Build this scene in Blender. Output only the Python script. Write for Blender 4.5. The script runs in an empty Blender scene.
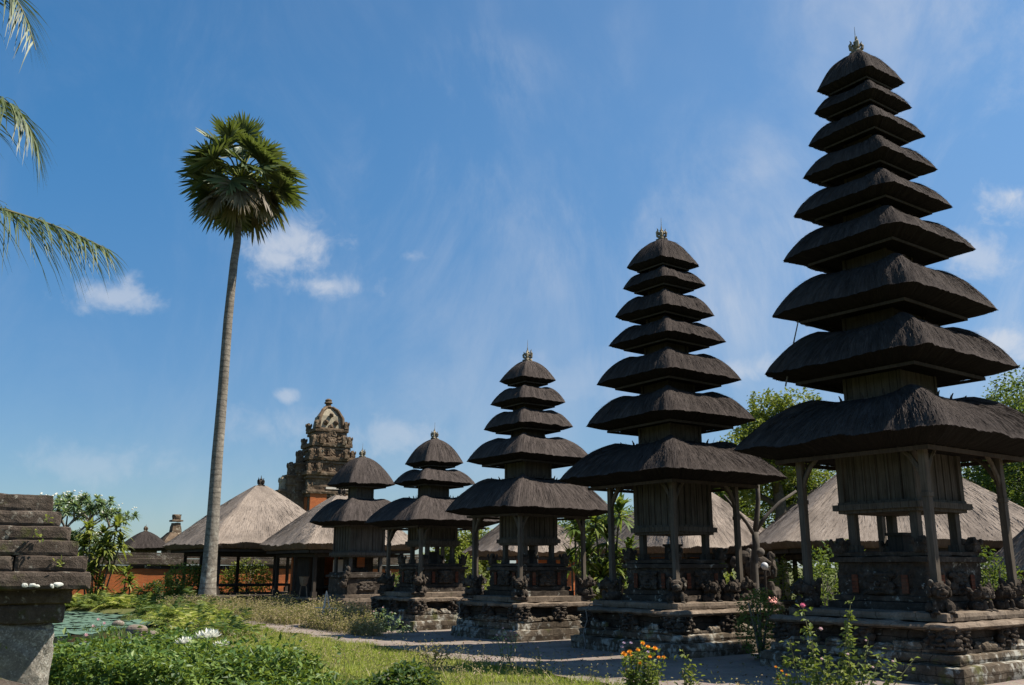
import bpy, math, random
import numpy as np
from mathutils import Vector, Matrix

R = math.radians
SC = bpy.context.scene
COL = SC.collection

# ------------------------------------------------------------------ camera, sky, sun, exposure
F_PX, PITCH, CAM_H = 921.8, R(13.72), 1.64
cam_d = bpy.data.cameras.new('camera')
cam = bpy.data.objects.new('camera', cam_d); COL.objects.link(cam)
cam.location = (0, 0, CAM_H); cam.rotation_euler = (R(90) + PITCH, 0, 0)
cam_d.sensor_width = 36; cam_d.lens = F_PX / 1024 * 36
cam_d.clip_start = 0.05; cam_d.clip_end = 9000
SC.camera = cam
SUN_EL, SUN_AZ = R(55), R(90)            # azimuth clockwise from +Y
sun_d = bpy.data.lights.new('sun', 'SUN'); sun_d.energy = 5.0; sun_d.angle = R(0.53); sun_d.color = (1, .92, .80)
sun = bpy.data.objects.new('sun', sun_d); COL.objects.link(sun)
sv = Vector((math.sin(SUN_AZ)*math.cos(SUN_EL), math.cos(SUN_AZ)*math.cos(SUN_EL), math.sin(SUN_EL)))
sun.rotation_euler = sv.to_track_quat('Z', 'Y').to_euler(); sun.location = sv*60
SC.view_settings.view_transform = 'Standard'; SC.view_settings.look = 'None'
SC.view_settings.exposure = 0.95; SC.view_settings.gamma = 1.0
SKY_STRENGTH = 0.05

def pixdir(px, py):
    u = (px-512)/F_PX; v = (342.5-py)/F_PX
    return Vector((u, math.cos(PITCH)-v*math.sin(PITCH), math.sin(PITCH)+v*math.cos(PITCH)))
def at(px, py, Y):                        # the point at forward distance Y
    d = pixdir(px, py); return Vector((d.x*Y/d.y, Y, CAM_H + d.z*Y/d.y))
def gnd(px, py, z=0):                     # the point on the ground
    d = pixdir(px, py); t = (z-CAM_H)/d.z; return Vector((d.x*t, d.y*t, z))

class G:
    """small node-tree writer"""
    def __init__(s, tree): s.t = tree; tree.nodes.clear()
    def n(s, typ, ins=None, **props):
        nd = s.t.nodes.new(typ)
        for k, v in props.items(): setattr(nd, k, v)
        for k, v in (ins or {}).items():
            if isinstance(v, bpy.types.NodeSocket): s.t.links.new(v, nd.inputs[k])
            else: nd.inputs[k].default_value = v
        return nd
    def math(s, op, a, b=0.0, clamp=False):
        return s.n('ShaderNodeMath', {0: a, 1: b}, operation=op, use_clamp=clamp).outputs[0]
    def vm(s, op, a, b=(0, 0, 0)):
        nd = s.n('ShaderNodeVectorMath', {0: a, 1: b}, operation=op)
        return nd.outputs['Value'] if op in ('DOT_PRODUCT', 'LENGTH') else nd.outputs['Vector']
    def noise(s, vec, scale, detail=4, rough=.55, dist=0.0):
        return s.n('ShaderNodeTexNoise', {'Vector': vec, 'Scale': scale, 'Detail': detail, 'Roughness': rough, 'Distortion': dist}).outputs['Fac']
    def ramp(s, fac, stops, interp='LINEAR'):
        nd = s.n('ShaderNodeValToRGB', {'Fac': fac}); cr = nd.color_ramp; cr.interpolation = interp
        while len(cr.elements) < len(stops): cr.elements.new(.5)
        for e, (p, c) in zip(cr.elements, stops):
            e.position = p; e.color = (*c, 1) if not isinstance(c, (int, float)) else (c, c, c, 1)
        return nd.outputs['Color']
    def step(s, x, lo, hi):
        return s.n('ShaderNodeMapRange', {'Value': x, 'From Min': lo, 'From Max': hi}, interpolation_type='SMOOTHSTEP').outputs['Result']
    def mix(s, fac, a, b, mode='MIX'):
        nd = s.n('ShaderNodeMix', data_type='RGBA', blend_type=mode)
        for k, v in ((0, fac), (6, a), (7, b)):
            if isinstance(v, bpy.types.NodeSocket): s.t.links.new(v, nd.inputs[k])
            else: nd.inputs[k].default_value = v if k == 0 else (*v[:3], 1)
        return nd.outputs[2]
    def l(s, a, b): s.t.links.new(a, b)

W = bpy.data.worlds.new('World'); SC.world = W; W.use_nodes = True
g = G(W.node_tree)
sky = g.n('ShaderNodeTexSky', sky_type='NISHITA', sun_disc=False, sun_elevation=SUN_EL, sun_rotation=SUN_AZ,
          altitude=50, air_density=1.0, dust_density=0.35, ozone_density=2.0)
dirv = g.n('ShaderNodeTexCoord').outputs['Generated']
zz = g.n('ShaderNodeSeparateXYZ', {'Vector': dirv}).outputs['Z']
el = g.step(zz, .02, .5)
col = g.mix(1.0, sky.outputs['Color'], g.mix(el, (.69, .86, 1.03), (.52, 1.18, 1.50)), 'MULTIPLY')   # deep polarised blue overhead
# cumulus puffs: centre in the sky (as a direction), half width / half height as angles
def puff(px, py, rx, ry, dens, seed):
    d0 = pixdir(px, py).normalized(); e1 = Vector((d0.y, -d0.x, 0)).normalized(); e2 = e1.cross(d0)
    a = g.math('DIVIDE', g.vm('DOT_PRODUCT', dirv, tuple(e1)), rx/F_PX)
    b = g.math('DIVIDE', g.vm('DOT_PRODUCT', dirv, tuple(e2)), ry/F_PX)
    r = g.math('SQRT', g.math('ADD', g.math('MULTIPLY', a, a), g.math('MULTIPLY', b, b)))
    front = g.math('GREATER_THAN', g.vm('DOT_PRODUCT', dirv, tuple(d0)), 0)
    nz = g.noise(g.vm('ADD', dirv, (seed*1.7, seed*.9, seed*.3)), 26, 7, .6, .3)
    x = g.math('ADD', g.math('SUBTRACT', 1.0, r), g.math('MULTIPLY', g.math('SUBTRACT', nz, .5), 2.6))
    return g.math('MULTIPLY', g.math('MULTIPLY', g.step(x, .05, 1.05), dens), front)
tot = None
for p in ((298, 250, 62, 40, .62, 1), (332, 286, 54, 17, .45, 2), (112, 298, 52, 19, .52, 3), (128, 278, 20, 12, .4, 13), (1018, 195, 36, 24, .7, 4), (982, 256, 36, 32, .45, 5),
          (412, 256, 20, 9, .28, 6), (287, 395, 14, 8, .4, 7), (85, 465, 90, 24, .22, 8), (390, 432, 70, 26, .28, 9), (260, 425, 70, 26, .22, 14),
          (1005, 345, 60, 26, .5, 10), (740, 372, 50, 16, .35, 11), (600, 380, 120, 40, .12, 12)):
    q = puff(*p); tot = q if tot is None else g.math('ADD', tot, q)
# thin cirrus veils, drawn out along one bearing, thicker towards the east (image right)
mp = g.n('ShaderNodeMapping', {'Vector': dirv, 'Rotation': (R(25), R(38), R(20)), 'Scale': (3.4, 2.0, 1.5)}).outputs['Vector']
c1 = g.step(g.noise(mp, 1.9, 9, .66, .6), .38, .76)
c2 = g.step(g.noise(g.vm('ADD', dirv, (3.1, 0, 0)), 2.4, 4, .55), .34, .62)
xs = g.n('ShaderNodeSeparateXYZ', {'Vector': dirv})
cx = g.step(xs.outputs['X'], -.42, .30)
cir = g.math('MULTIPLY', g.math('MULTIPLY', c1, c2), g.math('ADD', g.math('MULTIPLY', cx, .46), .10))
tot = g.math('MINIMUM', g.math('ADD', tot, cir), .9)
# overall pale veil to the east and towards the horizon
hz = g.math('MULTIPLY', g.step(xs.outputs['X'], -.55, .55), .14)
tot = g.math('MINIMUM', g.math('ADD', tot, hz), .92)
col = g.mix(tot, col, (7.2, 7.5, 8.1))
bg = g.n('ShaderNodeBackground', {'Color': col, 'Strength': SKY_STRENGTH})
g.l(bg.outputs[0], g.n('ShaderNodeOutputWorld').inputs['Surface'])

# ------------------------------------------------------------------ helpers: noise, meshes, objects
rng = np.random.default_rng(7)
random.seed(7)

def vn(P, seed=0):
    P = np.asarray(P, float); i = np.floor(P).astype(np.int64); f = P - i; f = f*f*(3-2*f)
    def h(a, b, c):
        n = (a*374761393 + b*668265263 + c*1274126177 + seed*974711) & 0xffffffff
        n = ((n ^ (n >> 13))*1274126177) & 0xffffffff
        n = ((n ^ (n >> 16))*668265263) & 0xffffffff
        return ((n ^ (n >> 15)) & 0xffff)/32767.5 - 1
    r = 0
    for a in (0, 1):
        for b in (0, 1):
            for c in (0, 1):
                w = (f[:, 0] if a else 1-f[:, 0])*(f[:, 1] if b else 1-f[:, 1])*(f[:, 2] if c else 1-f[:, 2])
                r = r + w*h(i[:, 0]+a, i[:, 1]+b, i[:, 2]+c)
    return r
def fbm(P, seed=0, o=3):
    r = 0; a = 1
    for k in range(o): r = r + a*vn(P*2**k, seed+k); a *= .5
    return r

class MB:
    """collects geometry that becomes one mesh"""
    def __init__(s): s.V = []; s.F = []; s.U = []; s.n = 0
    def add(s, V, F, U=None):
        V = np.asarray(V, float).reshape(-1, 3)
        s.V.append(V)
        if isinstance(F, np.ndarray): s.F.append(F.astype(np.int64) + s.n)
        else:
            by = {}
            for f in F: by.setdefault(len(f), []).append(f)
            for k in by.values(): s.F.append(np.array(k, np.int64) + s.n)
        s.U.append(np.zeros((len(V), 2)) if U is None else np.asarray(U, float))
        s.n += len(V); return s
    def merge(s, o, M=None, off=(0, 0, 0)):
        for V, U in [(np.concatenate(o.V), np.concatenate(o.U))]:
            if M is not None: V = V @ np.array(M).T
            base = s.n
            s.V.append(V + np.array(off)); s.U.append(U)
            for f in o.F: s.F.append(f + base)
            s.n += len(V)
        return s
    def mesh(s, name, smooth=False):
        V = np.concatenate(s.V); U = np.concatenate(s.U)
        me = bpy.data.meshes.new(name)
        loops = np.concatenate([f.ravel() for f in s.F]); cnt = np.concatenate([np.full(len(f), f.shape[1]) for f in s.F])
        me.vertices.add(len(V)); me.vertices.foreach_set('co', V.ravel().astype(np.float32))
        me.loops.add(len(loops)); me.loops.foreach_set('vertex_index', loops.astype(np.int32))
        me.polygons.add(len(cnt)); me.polygons.foreach_set('loop_start', np.concatenate([[0], np.cumsum(cnt)[:-1]]).astype(np.int32))
        uv = me.uv_layers.new(name='UVMap'); uv.data.foreach_set('uv', U[loops].ravel().astype(np.float32))
        me.polygons.foreach_set('use_smooth', np.full(len(cnt), smooth))
        me.update(calc_edges=True); me.validate()
        return me
    # ---- shapes
    def box(s, c, d, rz=0.0, taper=1.0):
        x, y, z = np.array(d)/2
        V = np.array([[-x, -y, -z], [x, -y, -z], [x, y, -z], [-x, y, -z], [-x*taper, -y*taper, z], [x*taper, -y*taper, z], [x*taper, y*taper, z], [-x*taper, y*taper, z]])
        if rz: cc, ss = math.cos(rz), math.sin(rz); V = V @ np.array([[cc, ss, 0], [-ss, cc, 0], [0, 0, 1]])
        return s.add(V + np.array(c), np.array([[0, 3, 2, 1], [4, 5, 6, 7], [0, 1, 5, 4], [1, 2, 6, 5], [2, 3, 7, 6], [3, 0, 4, 7]]))
    def rough(s, c, d, res=.12, amp=.012, freq=5., seed=0, taper=1.0, ridged=0.0, rz=0.0):
        """box of worn stone: gridded faces pushed about by noise; ridged > 0 makes carved relief"""
        c = np.array(c, float); d = np.array(d, float)
        for ax in range(3):
            a, b = [(1, 2), (2, 0), (0, 1)][ax]
            na = max(1, min(40, int(round(d[a]/res)))); nb = max(1, min(40, int(round(d[b]/res))))
            A, B = np.meshgrid(np.linspace(-.5, .5, na+1), np.linspace(-.5, .5, nb+1), indexing='ij')
            for sg in (-1, 1):
                P = np.zeros((A.size, 3)); P[:, ax] = sg*.5*d[ax]; P[:, a] = A.ravel()*d[a]; P[:, b] = B.ravel()*d[b]
                if taper != 1: k = 1 + (taper-1)*(P[:, 2]/d[2]+.5); P[:, 0] *= k; P[:, 1] *= k
                N = P/(d*.5); N = N/np.maximum(np.linalg.norm(N, axis=1, keepdims=True), .3)
                Q = P + c
                disp = amp*fbm(Q*freq, seed, 3)
                if ridged: disp = disp + ridged*(.5-1.6*np.abs(vn(Q*8.5, seed+9))) + ridged*.5*(.5-1.6*np.abs(vn(Q*17, seed+5)))
                # knocked-off arrises
                e = np.sort(np.abs(P)/(d*.5), axis=1)[:, 1]
                disp = disp - np.where(e > .97, amp*1.3, 0)
                P = P + N*disp[:, None]
                if rz: cc, ss = math.cos(rz), math.sin(rz); P = P @ np.array([[cc, ss, 0], [-ss, cc, 0], [0, 0, 1]])
                idx = np.arange(A.size).reshape(na+1, nb+1)
                q = np.stack([idx[:-1, :-1], idx[1:, :-1], idx[1:, 1:], idx[:-1, 1:]], -1).reshape(-1, 4)
                s.add(P + c, q if sg > 0 else q[:, ::-1])
        return s
    def tube(s, path, radii, n=8, cap=True, flat=1.0):
        path = [Vector(p) for p in path]; k = len(path)
        if isinstance(radii, (int, float)): radii = [radii]*k
        rings = []; up = Vector((0, 0, 1)); prev = None; dist = 0; U = []
        for i in range(k):
            t = (path[min(i+1, k-1)] - path[max(i-1, 0)]).normalized()
            if prev is None: a = t.orthogonal().normalized() if abs(t.z) > .95 else t.cross(up).normalized()
            else: a = (prev - t*prev.dot(t)).normalized()
            b = t.cross(a); prev = a
            if i: dist += (path[i]-path[i-1]).length
            for j in range(n):
                th = 2*math.pi*j/n; rings.append(path[i] + a*math.cos(th)*radii[i] + b*math.sin(th)*radii[i]*flat); U.append((j/n, dist))
        F = [(i*n+j, i*n+(j+1) % n, (i+1)*n+(j+1) % n, (i+1)*n+j) for i in range(k-1) for j in range(n)]
        if cap: F += [tuple(range(n))[::-1], tuple(range((k-1)*n, k*n))]
        return s.add([tuple(r) for r in rings], F, U)
    def beam(s, a, b, w, h):
        a, b = Vector(a), Vector(b); t = (b-a).normalized(); r = t.cross(Vector((0, 0, 1)))
        r = Vector((1, 0, 0)) if r.length < .01 else r.normalized(); u = r.cross(t)
        V = [tuple(p + r*x*w/2 + u*y*h/2) for p in (a, b) for x, y in ((-1, -1), (1, -1), (1, 1), (-1, 1))]
        return s.add(V, np.array([[0, 3, 2, 1], [4, 5, 6, 7], [0, 1, 5, 4], [1, 2, 6, 5], [2, 3, 7, 6], [3, 0, 4, 7]])[:, ::-1])
    def ell(s, c, r, nu=10, nv=7, amp=0.0, freq=8., seed=0, rot=None):
        th = np.linspace(0, 2*np.pi, nu, endpoint=False); ph = np.linspace(0, np.pi, nv+1)[1:-1]
        V = [[0, 0, 1]] + [[math.sin(p)*math.cos(t), math.sin(p)*math.sin(t), math.cos(p)] for p in ph for t in th] + [[0, 0, -1]]
        V = np.array(V); r = np.array([r]*3 if isinstance(r, (int, float)) else r, float)
        P = V*r
        if rot is not None: P = P @ np.array(rot).T
        P = P + np.array(c)
        if amp: P = P + V*(amp*fbm(P*freq, seed, 2))[:, None]
        m = len(ph); F = [(0, 1+j, 1+(j+1) % nu) for j in range(nu)]
        F += [(1+i*nu+j, 1+(i+1)*nu+j, 1+(i+1)*nu+(j+1) % nu, 1+i*nu+(j+1) % nu) for i in range(m-1) for j in range(nu)]
        F += [(1+(m-1)*nu+j, m*nu+1, 1+(m-1)*nu+(j+1) % nu) for j in range(nu)]
        return s.add(P, F)
    def lathe(s, c, prof, n=12):
        c = Vector(c); V = []; k = len(prof)
        for r, z in prof:
            for j in range(n): t = 2*math.pi*j/n; V.append((c.x+r*math.cos(t), c.y+r*math.sin(t), c.z+z))
        F = [(i*n+j, i*n+(j+1) % n, (i+1)*n+(j+1) % n, (i+1)*n+j) for i in range(k-1) for j in range(n)]
        return s.add(V, F + [tuple(range(n))[::-1], tuple(range((k-1)*n, k*n))])
    def leaves(s, P, L, wid, up=.4, out=None, fold=.25, jit=.35):
        """kite-shaped folded leaves at points P"""
        P = np.asarray(P, float); n = len(P)
        D = rng.normal(size=(n, 3)); D[:, 2] = D[:, 2]*.6
        if out is not None: D = D*.7 + out
        D /= np.linalg.norm(D, axis=1, keepdims=True)
        Nn = rng.normal(size=(n, 3)); Nn[:, 2] += up*3
        S = np.cross(D, Nn); S /= np.maximum(np.linalg.norm(S, axis=1, keepdims=True), 1e-6); Nn = np.cross(S, D)
        ln = L*(1 + jit*rng.uniform(-1, 1, (n, 1))); w = wid*(1 + jit*rng.uniform(-1, 1, (n, 1)))
        V = np.stack([P, P + D*ln*.45 + S*w/2 + Nn*w*fold, P + D*ln - Nn*ln*.12, P + D*ln*.45 - S*w/2 + Nn*w*fold], 1).reshape(-1, 3)
        b = np.arange(n)[:, None]*4
        return s.add(V, np.concatenate([b + np.array([[0, 1, 2]]), b + np.array([[0, 2, 3]])]))
    def blades(s, P, D, L, w, droop, K=4, wp=1.4, side=None, tipw=0.0, basew=1.0):
        """curved tapering strips (grass, fern leaflets, palm segments)"""
        P = np.asarray(P, float); n = len(P); D = np.asarray(D, float); D = D/np.linalg.norm(D, axis=1, keepdims=True)
        L = np.broadcast_to(np.asarray(L, float), (n,))[:, None]; w = np.broadcast_to(np.asarray(w, float), (n,))[:, None]; dr = np.broadcast_to(np.asarray(droop, float), (n,))[:, None]
        if side is None:
            side = np.cross(D, rng.normal(size=(n, 3))); side /= np.maximum(np.linalg.norm(side, axis=1, keepdims=True), 1e-6)
        rows = []
        for k in range(K+1):
            t = k/K; c = P + D*L*t + np.array([0, 0, -1.])*dr*L*t*t
            ww = w*np.maximum(tipw, (1 - t**wp)*(basew + (1-basew)*min(1, t*3)))
            rows += [c - side*ww/2, c + side*ww/2]
        V = np.stack(rows, 1).reshape(-1, 3); m = 2*(K+1); b = np.arange(n)[:, None]*m
        return s.add(V, np.concatenate([b + np.array([[2*k, 2*k+1, 2*k+3, 2*k+2]]) for k in range(K)]))

def obj(name, mb, m, parent=None, smooth=False, loc=None):
    me = mb.mesh(name, smooth) if isinstance(mb, MB) else mb
    if m is not None and not me.materials: me.materials.append(m)
    o = bpy.data.objects.new(name, me); COL.objects.link(o)
    if parent is not None: o.parent = parent
    if loc is not None: o.location = loc
    return o
def tag(o, label, cat, group=None, kind=None):
    o['label'] = label; o['category'] = cat
    if group: o['group'] = group
    if kind: o['kind'] = kind
    return o
def thing(name, label, cat, loc=(0, 0, 0), rz=0.0, group=None):
    o = bpy.data.objects.new(name, None); COL.objects.link(o); o.empty_display_size = .3
    o.location = loc; o.rotation_euler = (0, 0, rz); return tag(o, label, cat, group)
def dup(o, loc, rz=0.0, sc=1.0, label=None):
    def cp(a, par):
        b = a.copy(); COL.objects.link(b)
        if par is not None: b.parent = par
        for ch in [c for c in bpy.data.objects if c.parent == a]: cp(ch, b)
        return b
    c = cp(o, None); c.location = loc; c.rotation_euler = (0, 0, rz); c.scale = (sc, sc, sc)
    if label: c['label'] = label
    return c
def structure(name, mb, m, smooth=False):
    o = obj(name, mb, m, smooth=smooth); o['kind'] = 'structure'; return o

# ------------------------------------------------------------------ materials
def material(name):
    m = bpy.data.materials.new(name); m.use_nodes = True; return m, G(m.node_tree)
def finish(g_, colour, rough=.85, bump=None, bstr=.5, bdist=.02, spec=.3, trans=None):
    b = g_.n('ShaderNodeBsdfPrincipled', {'Base Color': colour, 'Roughness': rough, 'Specular IOR Level': spec})
    if bump is not None:
        g_.l(g_.n('ShaderNodeBump', {'Height': bump, 'Strength': bstr, 'Distance': bdist}).outputs[0], b.inputs['Normal'])
    out = b.outputs[0]
    if trans is not None:
        tr = g_.n('ShaderNodeBsdfTranslucent', {'Color': trans[0]})
        out = g_.n('ShaderNodeMixShader', {0: trans[1], 1: out, 2: tr.outputs[0]}).outputs[0]
    g_.l(out, g_.n('ShaderNodeOutputMaterial').inputs['Surface'])

def thatch(name, stops, patch, patch_amt=.6, bs=.9):
    m, g_ = material(name)
    uv = g_.n('ShaderNodeUVMap').outputs[0]; pos = g_.n('ShaderNodeNewGeometry').outputs['Position']
    isl = g_.n('ShaderNodeNewGeometry').outputs['Random Per Island']
    st = g_.n('ShaderNodeVectorMath', {0: uv, 1: (26, 1.6, 1)}, operation='MULTIPLY').outputs[0]
    fine = g_.noise(st, 3.0, 5, .65, .15)
    st2 = g_.n('ShaderNodeVectorMath', {0: uv, 1: (5, .9, 1)}, operation='MULTIPLY').outputs[0]
    mid = g_.noise(st2, 2.0, 5, .6, .4)
    big = g_.noise(pos, .9, 4, .6)
    x = g_.math('ADD', g_.math('MULTIPLY', fine, .62), g_.math('MULTIPLY', mid, .38))
    x = g_.math('ADD', x, g_.math('MULTIPLY', g_.math('SUBTRACT', isl, .5), .10))
    c = g_.ramp(x, stops)
    c = g_.mix(g_.math('MULTIPLY', g_.step(big, .42, .72), patch_amt), c, patch)
    finish(g_, c, .9, x, bs, .03, .03)
    return m
M_IJUK = thatch('black_palm_fibre_thatch', [(.28, (.011, .009, .0085)), (.5, (.040, .0335, .031)), (.72, (.118, .098, .09))], (.062, .052, .047), .5)
M_IJUKSHADE = thatch('shade_darkened_cut_palm_fibre', [(.25, (.006, .0055, .005)), (.5, (.016, .014, .013)), (.75, (.035, .03, .027))], (.02, .017, .015), .3)  # cut black fibre, darkened further to paint in the shade under the eaves
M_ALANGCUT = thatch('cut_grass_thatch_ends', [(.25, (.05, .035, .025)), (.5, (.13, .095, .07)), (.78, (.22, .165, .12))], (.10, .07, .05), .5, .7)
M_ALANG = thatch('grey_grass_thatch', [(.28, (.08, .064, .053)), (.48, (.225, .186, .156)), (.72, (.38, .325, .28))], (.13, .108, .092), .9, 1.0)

def stone(name, stops, lichen=(.42, .41, .36), lich_t=(.62, .7), moss=(.07, .085, .03), moss_t=(.6, .75), scale=1.0, bump=.8, joints=None):
    m, g_ = material(name)
    geo = g_.n('ShaderNodeNewGeometry'); pos = geo.outputs['Position']
    a = g_.noise(pos, 5*scale, 8, .68, .3); b = g_.noise(pos, 1.3*scale, 5, .6); fine = g_.noise(pos, 38*scale, 5, .7)
    x = g_.math('ADD', g_.math('MULTIPLY', a, .55), g_.math('MULTIPLY', b, .45))
    c = g_.ramp(x, stops)
    c = g_.mix(g_.math('MULTIPLY', g_.step(fine, .35, .75), .45), c, (stops[0][1]))
    l = g_.noise(g_.vm('ADD', pos, (7.3, 1.1, 4.7)), 6.5*scale, 7, .62, .2)
    l = g_.math('ADD', l, g_.math('MULTIPLY', g_.math('SUBTRACT', g_.noise(g_.vm('ADD', pos, (1.3, 5.1, 2.2)), 1.1*scale**.5, 3, .5), .5), .55))
    c = g_.mix(g_.math('MULTIPLY', g_.step(l, *lich_t), .8), c, lichen)
    mo = g_.noise(g_.vm('ADD', pos, (2.3, 8.1, .7)), 2.2*scale, 6, .65)
    c = g_.mix(g_.math('MULTIPLY', g_.step(mo, *moss_t), .75), c, moss)
    h = g_.math('ADD', a, g_.math('MULTIPLY', fine, .5))
    if joints:
        oc = g_.n('ShaderNodeTexCoord').outputs['Object']; s3 = g_.n('ShaderNodeSeparateXYZ', {'Vector': oc})
        bv = g_.n('ShaderNodeCombineXYZ', {'X': g_.math('ADD', s3.outputs['X'], g_.math('MULTIPLY', s3.outputs['Y'], .93)), 'Y': s3.outputs['Z']}).outputs[0]
        bv = g_.vm('ADD', bv, g_.vm('MULTIPLY', g_.n('ShaderNodeTexNoise', {'Vector': pos, 'Scale': 2.6, 'Detail': 4.0}).outputs['Color'], (.22, .10, 0)))
        bt = g_.n('ShaderNodeTexBrick', {'Vector': bv, 'Scale': 1.0, 'Mortar Size': .007, 'Mortar Smooth': .5, 'Brick Width': joints[0], 'Row Height': joints[1], 'Color1': (1, 1, 1, 1), 'Color2': (.66, .66, .66, 1), 'Mortar': (.42, .42, .42, 1)})
        c = g_.mix(1.0, c, bt.outputs['Color'], 'MULTIPLY'); h = g_.math('SUBTRACT', h, g_.math('MULTIPLY', bt.outputs['Fac'], .8))
    finish(g_, c, .95, h, bump, .02, .03)
    return m
M_STONE = stone('dark_weathered_stone', [(.25, (.02, .0165, .0135)), (.5, (.066, .053, .042)), (.75, (.155, .125, .10))], moss_t=(.66, .8), joints=(.42, .13))
M_CARVE = stone('carved_volcanic_stone', [(.25, (.015, .0125, .0105)), (.5, (.06, .049, .04)), (.75, (.165, .137, .112))], lich_t=(.62, .78), moss_t=(.7, .82), scale=1.6)
M_LEDGE = stone('pale_sandstone_ledge', [(.25, (.06, .048, .037)), (.5, (.19, .15, .115)), (.75, (.36, .295, .235))], lich_t=(.66, .8), moss_t=(.62, .8), joints=(.62, .4))
M_PLINTH = stone('lichen_mottled_plinth', [(.28, (.03, .024, .018)), (.5, (.115, .092, .068)), (.72, (.36, .30, .235))], lich_t=(.5, .66), moss=(.11, .115, .04), moss_t=(.55, .68), joints=(.5, .17))
M_PILLAR = stone('old_pillar_stone', [(.25, (.028, .022, .018)), (.5, (.085, .067, .054)), (.75, (.18, .148, .12))], lich_t=(.57, .70), lichen=(.33, .31, .26), scale=4.0, moss=(.06, .065, .022), moss_t=(.54, .68))
M_PLASTER = stone('rough_lichen_plaster', [(.25, (.10, .088, .073)), (.5, (.30, .272, .23)), (.75, (.56, .525, .45))], lichen=(.62, .60, .52), lich_t=(.50, .66), scale=16.0, bump=1.0, moss_t=(.66, .78))
M_GATE = stone('gate_tower_stone', [(.25, (.042, .029, .019)), (.5, (.125, .09, .062)), (.75, (.26, .205, .15))], lich_t=(.60, .74), lichen=(.34, .32, .25), scale=1.1, moss_t=(.68, .8))
M_GATEPALE = stone('pale_gate_crown_stone', [(.25, (.10, .085, .065)), (.5, (.29, .255, .19)), (.75, (.42, .38, .29))], scale=.6)
M_ROCK = stone('brown_rock', [(.25, (.09, .07, .055)), (.5, (.2, .16, .13)), (.75, (.3, .26, .22))], scale=1.5)

def wood(name, dark, light, amt=.5):
    m, g_ = material(name)
    oc = g_.n('ShaderNodeTexCoord').outputs['Object']; pos = g_.n('ShaderNodeNewGeometry').outputs['Position']
    st = g_.n('ShaderNodeVectorMath', {0: pos, 1: (22, 22, 1.4)}, operation='MULTIPLY').outputs[0]
    a = g_.noise(st, 1.2, 6, .65, .5); b = g_.noise(pos, 1.8, 4, .6)
    x = g_.math('ADD', g_.math('MULTIPLY', a, .6), g_.math('MULTIPLY', b, .4))
    s3 = g_.n('ShaderNodeSeparateXYZ', {'Vector': oc})
    pl = g_.math('FRACT', g_.math('MULTIPLY', g_.math('ADD', s3.outputs['X'], g_.math('MULTIPLY', s3.outputs['Y'], .97)), 7.0))
    gap = g_.step(g_.math('ABSOLUTE', g_.math('SUBTRACT', pl, .5)), .44, .5)
    c = g_.ramp(x, [(.3, dark), (.5, tuple((p+q)/2 for p, q in zip(dark, light))), (.7, light)])
    c = g_.mix(g_.math('MULTIPLY', gap, amt), c, (.02, .017, .015))
    finish(g_, c, .85, g_.math('SUBTRACT', x, g_.math('MULTIPLY', gap, amt)), .6, .015, .05)
    return m
M_WOOD = wood('dark_weathered_plank', (.03, .026, .021), (.12, .104, .086), .8)
M_POST = wood('grey_weathered_post', (.038, .032, .026), (.15, .125, .10), 0.0)
M_FASCIA = wood('brown_eave_board', (.03, .023, .018), (.085, .064, .048), 0.0)
M_DARKWOOD = wood('near_black_timber', (.02, .017, .015), (.07, .058, .048), 0.0)

def brick(name, c1, c2, mortar, w=.24, h=.06):
    m, g_ = material(name)
    oc = g_.n('ShaderNodeTexCoord').outputs['Object']; pos = g_.n('ShaderNodeNewGeometry').outputs['Position']
    s3 = g_.n('ShaderNodeSeparateXYZ', {'Vector': oc})
    bv = g_.n('ShaderNodeCombineXYZ', {'X': g_.math('ADD', s3.outputs['X'], s3.outputs['Y']), 'Y': s3.outputs['Z']}).outputs[0]
    bt = g_.n('ShaderNodeTexBrick', {'Vector': bv, 'Scale': 1.0, 'Mortar Size': .006, 'Brick Width': w, 'Row Height': h, 'Color1': (*c1, 1), 'Color2': (*c2, 1), 'Mortar': (*mortar, 1)})
    n1 = g_.noise(pos, 1.4, 6, .65); n2 = g_.noise(pos, 9, 5, .6)
    c = g_.mix(g_.math('MULTIPLY', g_.step(n1, .5, .72), .7), bt.outputs['Color'], (.13, .075, .05))
    c = g_.mix(g_.math('MULTIPLY', g_.step(n2, .45, .8), .4), c, (.30, .12, .06))
    finish(g_, c, .9, g_.math('SUBTRACT', n2, bt.outputs['Fac']), .5, .012, .04)
    return m
M_BRICK = brick('orange_brick', (.46, .135, .045), (.36, .10, .035), (.22, .12, .07))
M_REDNICHE = brick('dull_red_brick', (.13, .045, .026), (.09, .034, .022), (.05, .03, .022))

def leaf(name, c1, c2, c3, tr=.35, rough=.55, spec=.3):
    m, g_ = material(name)
    geo = g_.n('ShaderNodeNewGeometry'); isl = geo.outputs['Random Per Island']
    nz = g_.noise(geo.outputs['Position'], 1.1, 3, .6)
    x = g_.math('ADD', g_.math('MULTIPLY', isl, .65), g_.math('MULTIPLY', nz, .4))
    c = g_.ramp(x, [(.15, c1), (.5, c2), (.9, c3)])
    tc = g_.mix(.5, c, (.30, .38, .03))
    finish(g_, c, rough, spec=spec, trans=(tc, tr))
    return m
M_LEAF_DARK = leaf('deep_green_leaf', (.016, .034, .012), (.036, .075, .02), (.075, .13, .035))
M_LEAF_MID = leaf('mid_green_leaf', (.03, .055, .014), (.07, .12, .028), (.14, .19, .05))
M_LEAF_LIGHT = leaf('yellow_green_leaf', (.07, .10, .018), (.16, .19, .035), (.27, .27, .055))
M_LEAF_HEDGE = leaf('glossy_hedge_leaf', (.016, .04, .010), (.06, .125, .022), (.21, .28, .07), rough=.5, spec=.35)
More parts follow.
